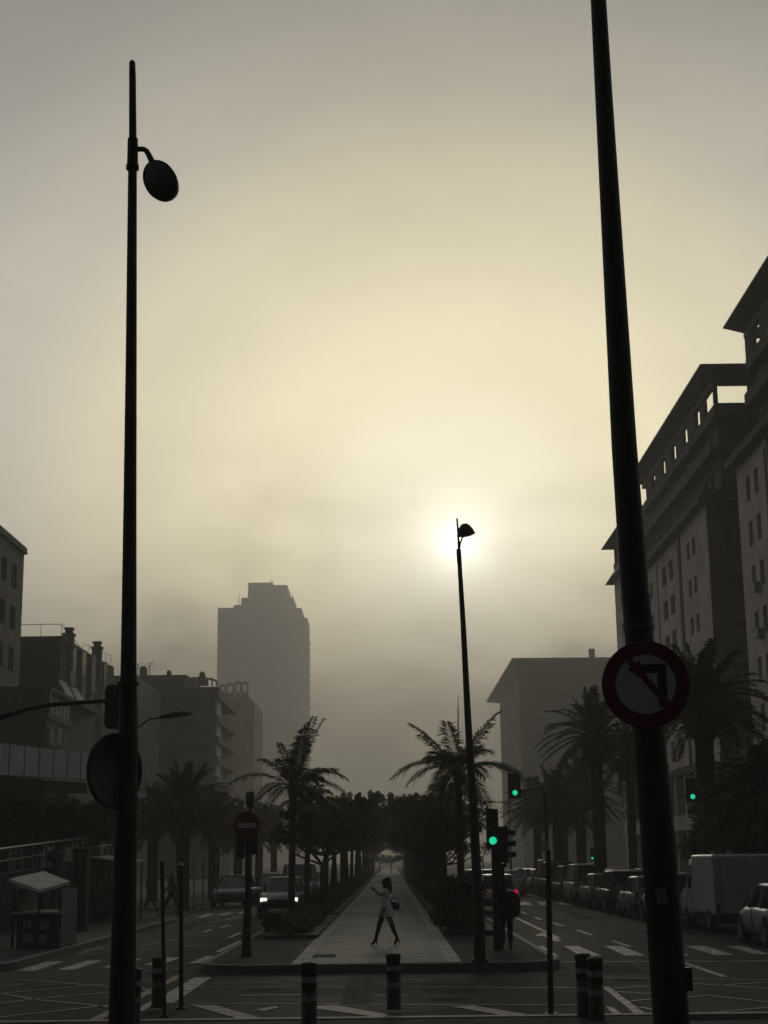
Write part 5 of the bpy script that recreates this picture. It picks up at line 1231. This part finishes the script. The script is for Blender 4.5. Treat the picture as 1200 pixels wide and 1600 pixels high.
for xx in (.2, .75): m = MB(); m.box(x0+xx, x0+xx+.14, 50.9, 51.1, 2.27, 2.38); m.build('roof_light', STEEL, bv)

bv.location = (9.87, 46.2, .004); bv.scale = (.85, .88, .95)
# left road
o = car('suv', SIL, L=4.2, H=1.5, W=1.76, lit=True); put(o, -4.4-.05, 65, 'pale oncoming car with both headlights lit, left of the mall', R(180), None)
o.name = 'oncoming_car'
o = car('hatch', BLU, L=4.2, H=1.5, W=1.76); put(o, -7.75, 78, 'bluish hatchback standing at the left kerb beside the no-entry post', R(176), 'cars on the left side of the road')
o = car('sedan', BLK, L=4.4, H=1.46, W=1.76); put(o, -6.35, 84, 'dark car behind the one with headlights, seen right of the no-entry post', R(180), 'cars on the left side of the road')
o = car('hatch', WHT, L=4.2, H=1.5, W=1.76); put(o, -7.0, 94, 'white car queuing left of the oncoming car, its roof catching light', R(178), 'cars on the left side of the road')
o = car('van', WHT, L=4.8, H=2.0, W=1.85, belt=1.1, hood=1.0); put(o, -5.0, 86, 'white van seen between the palm trunks left of the mall', R(180), 'cars on the left side of the road')
o = car('hatch', WHT, L=4.2, H=1.5, W=1.76); put(o, -4.9, 100, 'white hatchback glimpsed between the left mall trunks', R(180), 'cars on the left side of the road')
# right road traffic going away
o = car('hatch', WHT, L=4.2, H=1.5, W=1.76, brake=True); put(o, 4.36, 66, 'car driving away with a red tail light beside the waiting person', 0, 'cars driving away on the right road')
o = car('suv', WHT, L=4.4, H=1.6, W=1.78); put(o, 5.3, 84, 'pale-roofed car driving away, between the central lamp post and the traffic light', 0, 'cars driving away on the right road')
o = car('hatch', WHT, L=4.2, H=1.5, W=1.76); put(o, 4.9, 98, 'farther pale car driving away, left of the central lamp post', 0, 'cars driving away on the right road')
o = car('sedan', SIL, L=4.4, H=1.45, W=1.76); put(o, 7.2, 96, 'silver car driving away right of the waiting person', 0, 'cars driving away on the right road')

# ================================================================== PEOPLE
def skin(name, verts, edges, radii, m_, root, sub=2, rootv=0):
    me = bpy.data.meshes.new(name); me.from_pydata([tuple(v) for v in verts], edges, []); ob = bpy.data.objects.new(name, me); COL.objects.link(ob)
    mo = ob.modifiers.new('s', 'SKIN'); mo.use_smooth_shade = True
    ss = ob.modifiers.new('u', 'SUBSURF'); ss.levels = sub; ss.render_levels = sub
    for i, r in enumerate(radii):
        sv = me.skin_vertices[0].data[i]; sv.radius = (r, r) if not isinstance(r, tuple) else r; sv.use_root = (i == rootv)
    dg = bpy.context.evaluated_depsgraph_get(); dg.update(); ev = ob.evaluated_get(dg); nm = bpy.data.meshes.new_from_object(ev)
    bpy.data.objects.remove(ob); nm.materials.clear(); nm.materials.append(m_)
    off = parent_loc(root); 
    for v in nm.vertices: v.co -= off
    for p in nm.polygons: p.use_smooth = True; p.material_index = 0
    o = bpy.data.objects.new(name, nm); COL.objects.link(o); o.parent = root; return o

def hand(V, E, Rr, wrist_i, pts_dir, up, s_=1.0):
    "palm + four fingers and a thumb as chained vertices from the wrist"
    w_ = V[wrist_i]; d = pts_dir.normalized(); sd = d.cross(up).normalized(); cl = sd.cross(d).normalized()
    palm = w_+d*.05*s_; V.append(palm); Rr.append((.026*s_, .014*s_)); E.append((wrist_i, len(V)-1)); pi = len(V)-1
    for k in range(4):
        b = palm+d*.03*s_+sd*(k-1.5)*.019*s_; l = (.062,.072,.068,.052)[k]*s_
        V.append(b); Rr.append(.0095*s_); E.append((pi, len(V)-1)); V.append(b+d*l*.5-cl*.008*s_); Rr.append(.0085*s_); E.append((len(V)-2, len(V)-1))
        V.append(b+d*l*.8-cl*.032*s_); Rr.append(.007*s_); E.append((len(V)-2, len(V)-1))
    b = w_+d*.025*s_+sd*.03*s_; V.append(b); Rr.append(.011*s_); E.append((wrist_i, len(V)-1)); V.append(b+d*.035*s_+sd*.022*s_-cl*.012*s_); Rr.append(.009*s_); E.append((len(V)-2, len(V)-1))

def head_verts(V, E, Rr, neck_i, c, fwd, s_=1.0):
    "skull with brow, nose, lips and chin"
    up = Vector((0,0,1)); 
    V.append(c-up*.055*s_); Rr.append(.062*s_); E.append((neck_i, len(V)-1)); a = len(V)-1
    V.append(c+up*.02*s_); Rr.append((.078*s_,.088*s_)); E.append((a, len(V)-1)); V.append(c+up*.085*s_); Rr.append(.06*s_); E.append((len(V)-2, len(V)-1))
    V.append(c-up*.055*s_+fwd*.065*s_-up*.035*s_); Rr.append(.032*s_); E.append((a, len(V)-1))
def face(root, c, fwd, m_, s_=1.0):
    up = Vector((0,0,1)); sd = fwd.cross(up).normalized(); m = MB()
    m.tube([c+fwd*.082*s_+up*.02*s_, c+fwd*.105*s_-up*.012*s_, c+fwd*.085*s_-up*.022*s_], [.008*s_,.012*s_,.008*s_], 8)
    m.tube([c+fwd*.088*s_-up*.045*s_-sd*.02*s_, c+fwd*.093*s_-up*.045*s_, c+fwd*.088*s_-up*.045*s_+sd*.02*s_], [.004*s_,.007*s_,.004*s_], 6); m.build('nose_and_mouth', m_, root)
    for sg in (-1, 1):
        m = MB(); m.lathe([(0,.009*s_),(.007*s_,.006*s_),(.009*s_,0),(.007*s_,-.006*s_),(0,-.009*s_)], c+fwd*.08*s_+up*.022*s_+sd*sg*.031*s_, fwd, 10); m.build('eye', mat('eye_white', (.5,.5,.48), .3), root)
        m = MB(); m.lathe([(0,.02*s_),(.018*s_,.015*s_),(.022*s_,0),(.015*s_,-.01*s_),(0,-.012*s_)], c+sd*sg*.078*s_, sd*sg, 10); m.build('ear', m_, root)

# woman striding left, phone held up, bag behind
YW = gnd(600, 1477, KH).y
W_ = lambda px, py, dy=0.0: at(px, py, YW+dy)-Vector((0,0,0))
wo = thing('person', 'long-haired woman in pale top and short skirt striding left across the mall path', 'person', (W_(601,1477).x, YW, KH))
gz = KH-W_(601,1477).z
V = []; E = []; Rr = []
def J(p, r, par=None):
    V.append(p); Rr.append(r); 
    if par is not None: E.append((par, len(V)-1))
    return len(V)-1
hip = J(W_(602,1419), (.115,.10)); ab = J(W_(602.5,1409), (.095,.08), hip); ch = J(W_(603,1397), (.105,.085), ab); sh = J(W_(603,1391), (.085,.07), ch); nk = J(W_(602.5,1386.5), .045, sh)
hc_ = W_(601.3,1376.5); fw = Vector((-1,-.08,-.05)).normalized(); head_verts(V, E, Rr, nk, hc_, fw, .95)
s1 = J(W_(602.5,1391.5,-.16), .045, sh); e1 = J(W_(595,1399.5,-.17), .036, s1); w1 = J(W_(585.5,1391.5,-.12), .026, e1); hand(V, E, Rr, w1, W_(581.5,1387.5,-.1)-V[w1], Vector((0,-1,0)), .9)
s2 = J(W_(604,1391.5,.16), .045, sh); e2 = J(W_(606.5,1404,.2), .036, s2); w2 = J(W_(611,1412,.18), .026, e2); hand(V, E, Rr, w2, Vector((.3,0,-1)), Vector((1,0,0)), .9)
h1 = J(W_(599.5,1424,-.08), .088, hip); k1 = J(W_(592.6,1445.5,-.09), .055, h1); c1 = J(W_(590.5,1454,-.09), .052, k1); a1 = J(W_(586.8,1468,-.08), .033, c1); f1 = J(W_(583.5,1473.5,-.08), .03, a1); J(W_(579.5,1476.3,-.1), .022, f1); J(W_(588.3,1471.0,-.08), .024, a1)
h2 = J(W_(604.5,1424,.08), .088, hip); k2 = J(W_(612.6,1446,.1), .055, h2); c2 = J(W_(615,1453,.1), .05, k2); a2 = J(W_(620.8,1465.5,.1), .033, c2); f2 = J(W_(618.6,1472,.1), .03, a2); J(W_(615.5,1476.2,.08), .022, f2); J(W_(623,1468.3,.1), .022, a2)
skin('body', V, E, Rr, SKIN, wo)
face(wo, hc_, fw, SKIN, .95)
STK = mat('black_stocking', (.018,.016,.016), .7, .2)
for seq, dy in (([(598.5,1428,.083),(592.6,1445.5,.060),(590.5,1454,.056),(587,1467,.037),(584.8,1470.5,.036)], -.09), ([(606,1428,.083),(612.6,1446,.060),(615,1453,.055),(620.6,1464.5,.037),(620.2,1468.5,.036)], .1)):
    skin('stocking', [W_(a, b, dy) for a, b, r in seq], [(i, i+1) for i in range(len(seq)-1)], [r for *_, r in seq], STK, wo)
for seq, hl_, dy in (([(587,1467,.041),(583.8,1473,.037),(579.8,1476,.028)], (589.2,1476.4), -.085), ([(620.6,1465,.041),(618.6,1472,.037),(615.7,1475.8,.028)], (625.2,1475.6), .1)):
    skin('shoe', [W_(a, b, dy) for a, b, r in seq], [(0,1),(1,2)], [r for *_, r in seq], SIGN_BLACK, wo, 2)
    m = MB(); a = W_(seq[0][0]+1.6, seq[0][1]+3, dy); b = W_(hl_[0], hl_[1], dy); m.tube([a, a.lerp(b,.5), b], [.028,.014,.009], 8); m.build('heel', SIGN_BLACK, wo)
TOP = mat('pale_grey_blouse', (.68,.68,.72), .85, .1, scale=6, bump=.3); SHORT = mat('pale_skirt_cloth', (.60,.58,.55), .85, .1, scale=6)
skin('blouse', [W_(602,1424), W_(602,1409), W_(603,1398), W_(603,1391.5), W_(602.5,1392,-.17), W_(597,1398,-.175), W_(604,1392,.17), W_(606.5,1402,.19)], [(0,1),(1,2),(2,3),(3,4),(4,5),(3,6),(6,7)], [(.175,.14),(.15,.12),(.15,.125),(.11,.10),.07,.058,.07,.058], TOP, wo)
m = MB(); secs = []
for (x_, y_, rx, ry) in ((602.5,1411,.12,.10),(602,1416,.15,.125),(602,1421,.172,.14),(602,1427,.19,.155),(602,1432.5,.205,.165)):
    c_ = W_(x_, y_); ph_ = (y_-1411)*.11
    secs.append([c_+Vector((math.cos(a*math.pi/12)*rx*(1+.07*math.sin(a*math.pi/12*5+ph_)*(y_-1409)/20), math.sin(a*math.pi/12)*ry*(1+.07*math.sin(a*math.pi/12*5+ph_)*(y_-1409)/20), .012*math.sin(a*1.3)*(y_-1411)/20)) for a in range(24)])
m.loft(secs); m.build('skirt', SHORT, wo)
skin('hair', [hc_+Vector((.02,0,.085)), hc_+Vector((.05,0,.03)), W_(604.5,1383), W_(606.8,1390), W_(608,1398)], [(0,1),(1,2),(2,3),(3,4)], [.09,.125,.12,.115,.06], HAIR, wo)
bg_ = thing('handbag', 'dark handbag hanging behind the walking woman from her arm', 'handbag', W_(617,1416))
c = W_(616.5,1415.5,.17); m = MB(); m.obox(c, (.95,0,-.3), (.3,0,.95), (0,1,0), .125, .085, .045); o = m.build('bag_body', mat('dark_leather', (.02,.02,.018), .5), bg_); mo = o.modifiers.new('bevel','BEVEL'); mo.width = .03; mo.segments = 3
m = MB(); m.tube([c+Vector((-.1,0,.06)), c+Vector((-.06,0,.17)), c+Vector((0,0,.21)), c+Vector((.05,0,.15)), c+Vector((.09,0,.06))], .009, 6); m.build('strap', MATS['dark_leather'], bg_)
ph = thing('phone', 'small dark phone in the raised hand of the walking woman', 'phone', W_(581.5,1386)); c = W_(581.2,1386.5,-.1); m = MB(); m.obox(c, (0,1,0), (-.4,0,.92), (-.92,0,-.4), .036, .075, .004); m.build('phone_body', SIGN_BLACK, ph)

# standing / walking figures
def person(label, fx, fy, hpx, pose, shirt, trousers, back=False, z=.14, heading=1.0, hairm=HAIR, cat='person', bag=None):
    b = gnd(fx, fy, z); Y = b.y; Hh = at(fx, fy-hpx, Y).z-z; s_ = Hh/1.74
    root = thing('person', label, cat, b); V = []; E = []; Rr = []
    side_ = Vector((1,0,0)) if back else Vector((0,1,0)); fwd = Vector((0,1,0)) if back else Vector((heading,0,0))
    Pt = lambda a, f, zz: b+side_*a*s_+fwd*f*s_+Vector((0,0,zz*s_))
    def J(p, r, par=None):
        V.append(p); Rr.append(tuple(x*s_ for x in r) if isinstance(r, tuple) else r*s_)
        if par is not None: E.append((par, len(V)-1))
        return len(V)-1
    st = pose
    hip = J(Pt(0,0,.92), (.125,.10)); ab = J(Pt(0,0,1.08), (.12,.09), hip); ch = J(Pt(0,.01,1.28), (.14,.10), ab); sh = J(Pt(0,0,1.42), (.10,.08), ch); nk = J(Pt(0,.01,1.50), .05, sh)
    hc = Pt(0,.03,1.63); 
    V.append(hc-Vector((0,0,.05*s_))); Rr.append(.062*s_); E.append((nk, len(V)-1)); V.append(hc+Vector((0,0,.03*s_))); Rr.append(.08*s_); E.append((len(V)-2, len(V)-1))
    arms = []
    for sg in (-1, 1):
        sw = st*.5*sg; a = J(Pt(sg*.19,0,1.40), .05, sh); e = J(Pt(sg*.25,sw*.3-.02,1.13), .042, a); w_ = J(Pt(sg*.24,sw*.6+.08,.90), .03, e); hand(V, E, Rr, w_, Vector((0,0,-1))+fwd*.2, side_, s_); arms.append((a, e, w_))
        l = J(Pt(sg*.09,0,.86), .095, hip); k = J(Pt(sg*.10,-sw*.45+.03,.48), .062, l); c = J(Pt(sg*.10,-sw*.8,.10), .04, k); f = J(Pt(sg*.10,-sw*.8+.1,.035), .036, c); J(Pt(sg*.10,-sw*.8+.19,.03), .028, f)
        arms[-1] += (l, k, c, f)
    skin('body', V, E, Rr, SKIN, root, 1 if s_ < .5 else 2)
    face(root, hc, fwd, SKIN, s_)
    A = V; vs = [A[hip]-Vector((0,0,.03)), A[ab], A[ch], A[sh]]; ed = [(0,1),(1,2),(2,3)]; rr = [.15*s_,(.14*s_,.11*s_),(.165*s_,.125*s_),.115*s_]
    for (a, e, w_, l, k, c, f) in arms: n0 = len(vs); vs += [A[a], A[e], A[w_]]; ed += [(3,n0),(n0,n0+1),(n0+1,n0+2)]; rr += [.068*s_,.058*s_,.045*s_]
    skin('jacket', vs, ed, rr, shirt, root, 1)
    vs = [A[hip]]; ed = []; rr = [(.145*s_,.12*s_)]
    for (a, e, w_, l, k, c, f) in arms: n0 = len(vs); vs += [A[l], A[k], A[c]]; ed += [(0,n0),(n0,n0+1),(n0+1,n0+2)]; rr += [.11*s_,.08*s_,.058*s_]
    skin('trousers', vs, ed, rr, trousers, root, 1)
    for (a, e, w_, l, k, c, f) in arms: skin('shoe', [A[c]-Vector((0,0,.03*s_)), A[f], A[f]+fwd*.1*s_], [(0,1),(1,2)], [.048*s_,.045*s_,.036*s_], SIGN_BLACK, root, 1)
    skin('hair', [hc+Vector((0,0,.09*s_))-fwd*.02*s_, hc+Vector((0,0,.02*s_))-fwd*.05*s_], [(0,1)], [.085*s_,.09*s_], hairm, root, 1)
    return root, b, s_, Pt
DKC = mat('dark_cloth', (.02,.02,.024), .9, .1); NAV = mat('navy_cloth', (.025,.028,.04), .9, .1); PALC = mat('pale_cloth', (.2,.2,.22), .9, .1)
r_, b, s_, Pt = person('dark-clothed person with a backpack waiting beside the green traffic light', 792, 1483, 106, .12, DKC, NAV, back=True, z=KH)
bk = thing('backpack', 'bulging dark backpack on the person waiting by the traffic light', 'backpack', Pt(.05,-.2,1.0))
m = MB(); c = Pt(.10,-.22,1.18); secs = []
for t_, r in ((-.32,.12),(-.28,.19),(-.1,.23),(.1,.22),(.22,.17),(.27,.08)): secs.append([(c.x+math.cos(a*math.pi/6)*r, c.y+math.sin(a*math.pi/6)*r*.6, c.z+t_*.95) for a in range(12)])
m.loft(secs); m.build('pack', DKC, bk)
m = MB()
for sg in (-1, 1): m.tube([Pt(.02+sg*.1,-.1,1.42), Pt(.02+sg*.12,.14,1.40), Pt(.02+sg*.13,.16,1.15)], .018, 6)
m.build('strap', DKC, bk)
person('dark walker on the left pavement nearest the kerb, right of the thin tall post', 268, 1430, 72, .8, DKC, DKC, heading=-1.0)
person('dark walker farther back on the left pavement beside the left lamp pole', 234, 1421, 62, .6, NAV, DKC, heading=1.0)
person('person in a pale top standing at the left side of the kiosk', 33, 1466, 96, .2, PALC, NAV, back=True)

# ================================================================== HAZE
m = MB(); m.box(-1000, 1000, -70, 2300, -1.2, 215)
hz = m.build('haze', [bpy.data.materials.new('fog_air')]); hz['kind'] = 'stuff'
hm = hz.data.materials[0]; hm.use_nodes = True; t = hm.node_tree; t.nodes.clear()
o_ = t.nodes.new('ShaderNodeOutputMaterial'); pv = t.nodes.new('ShaderNodeVolumePrincipled')
pv.inputs['Color'].default_value = (.96, .935, .885, 1); pv.inputs['Density'].default_value = .00112; pv.inputs['Anisotropy'].default_value = .42
t.links.new(pv.outputs[0], o_.inputs['Volume'])
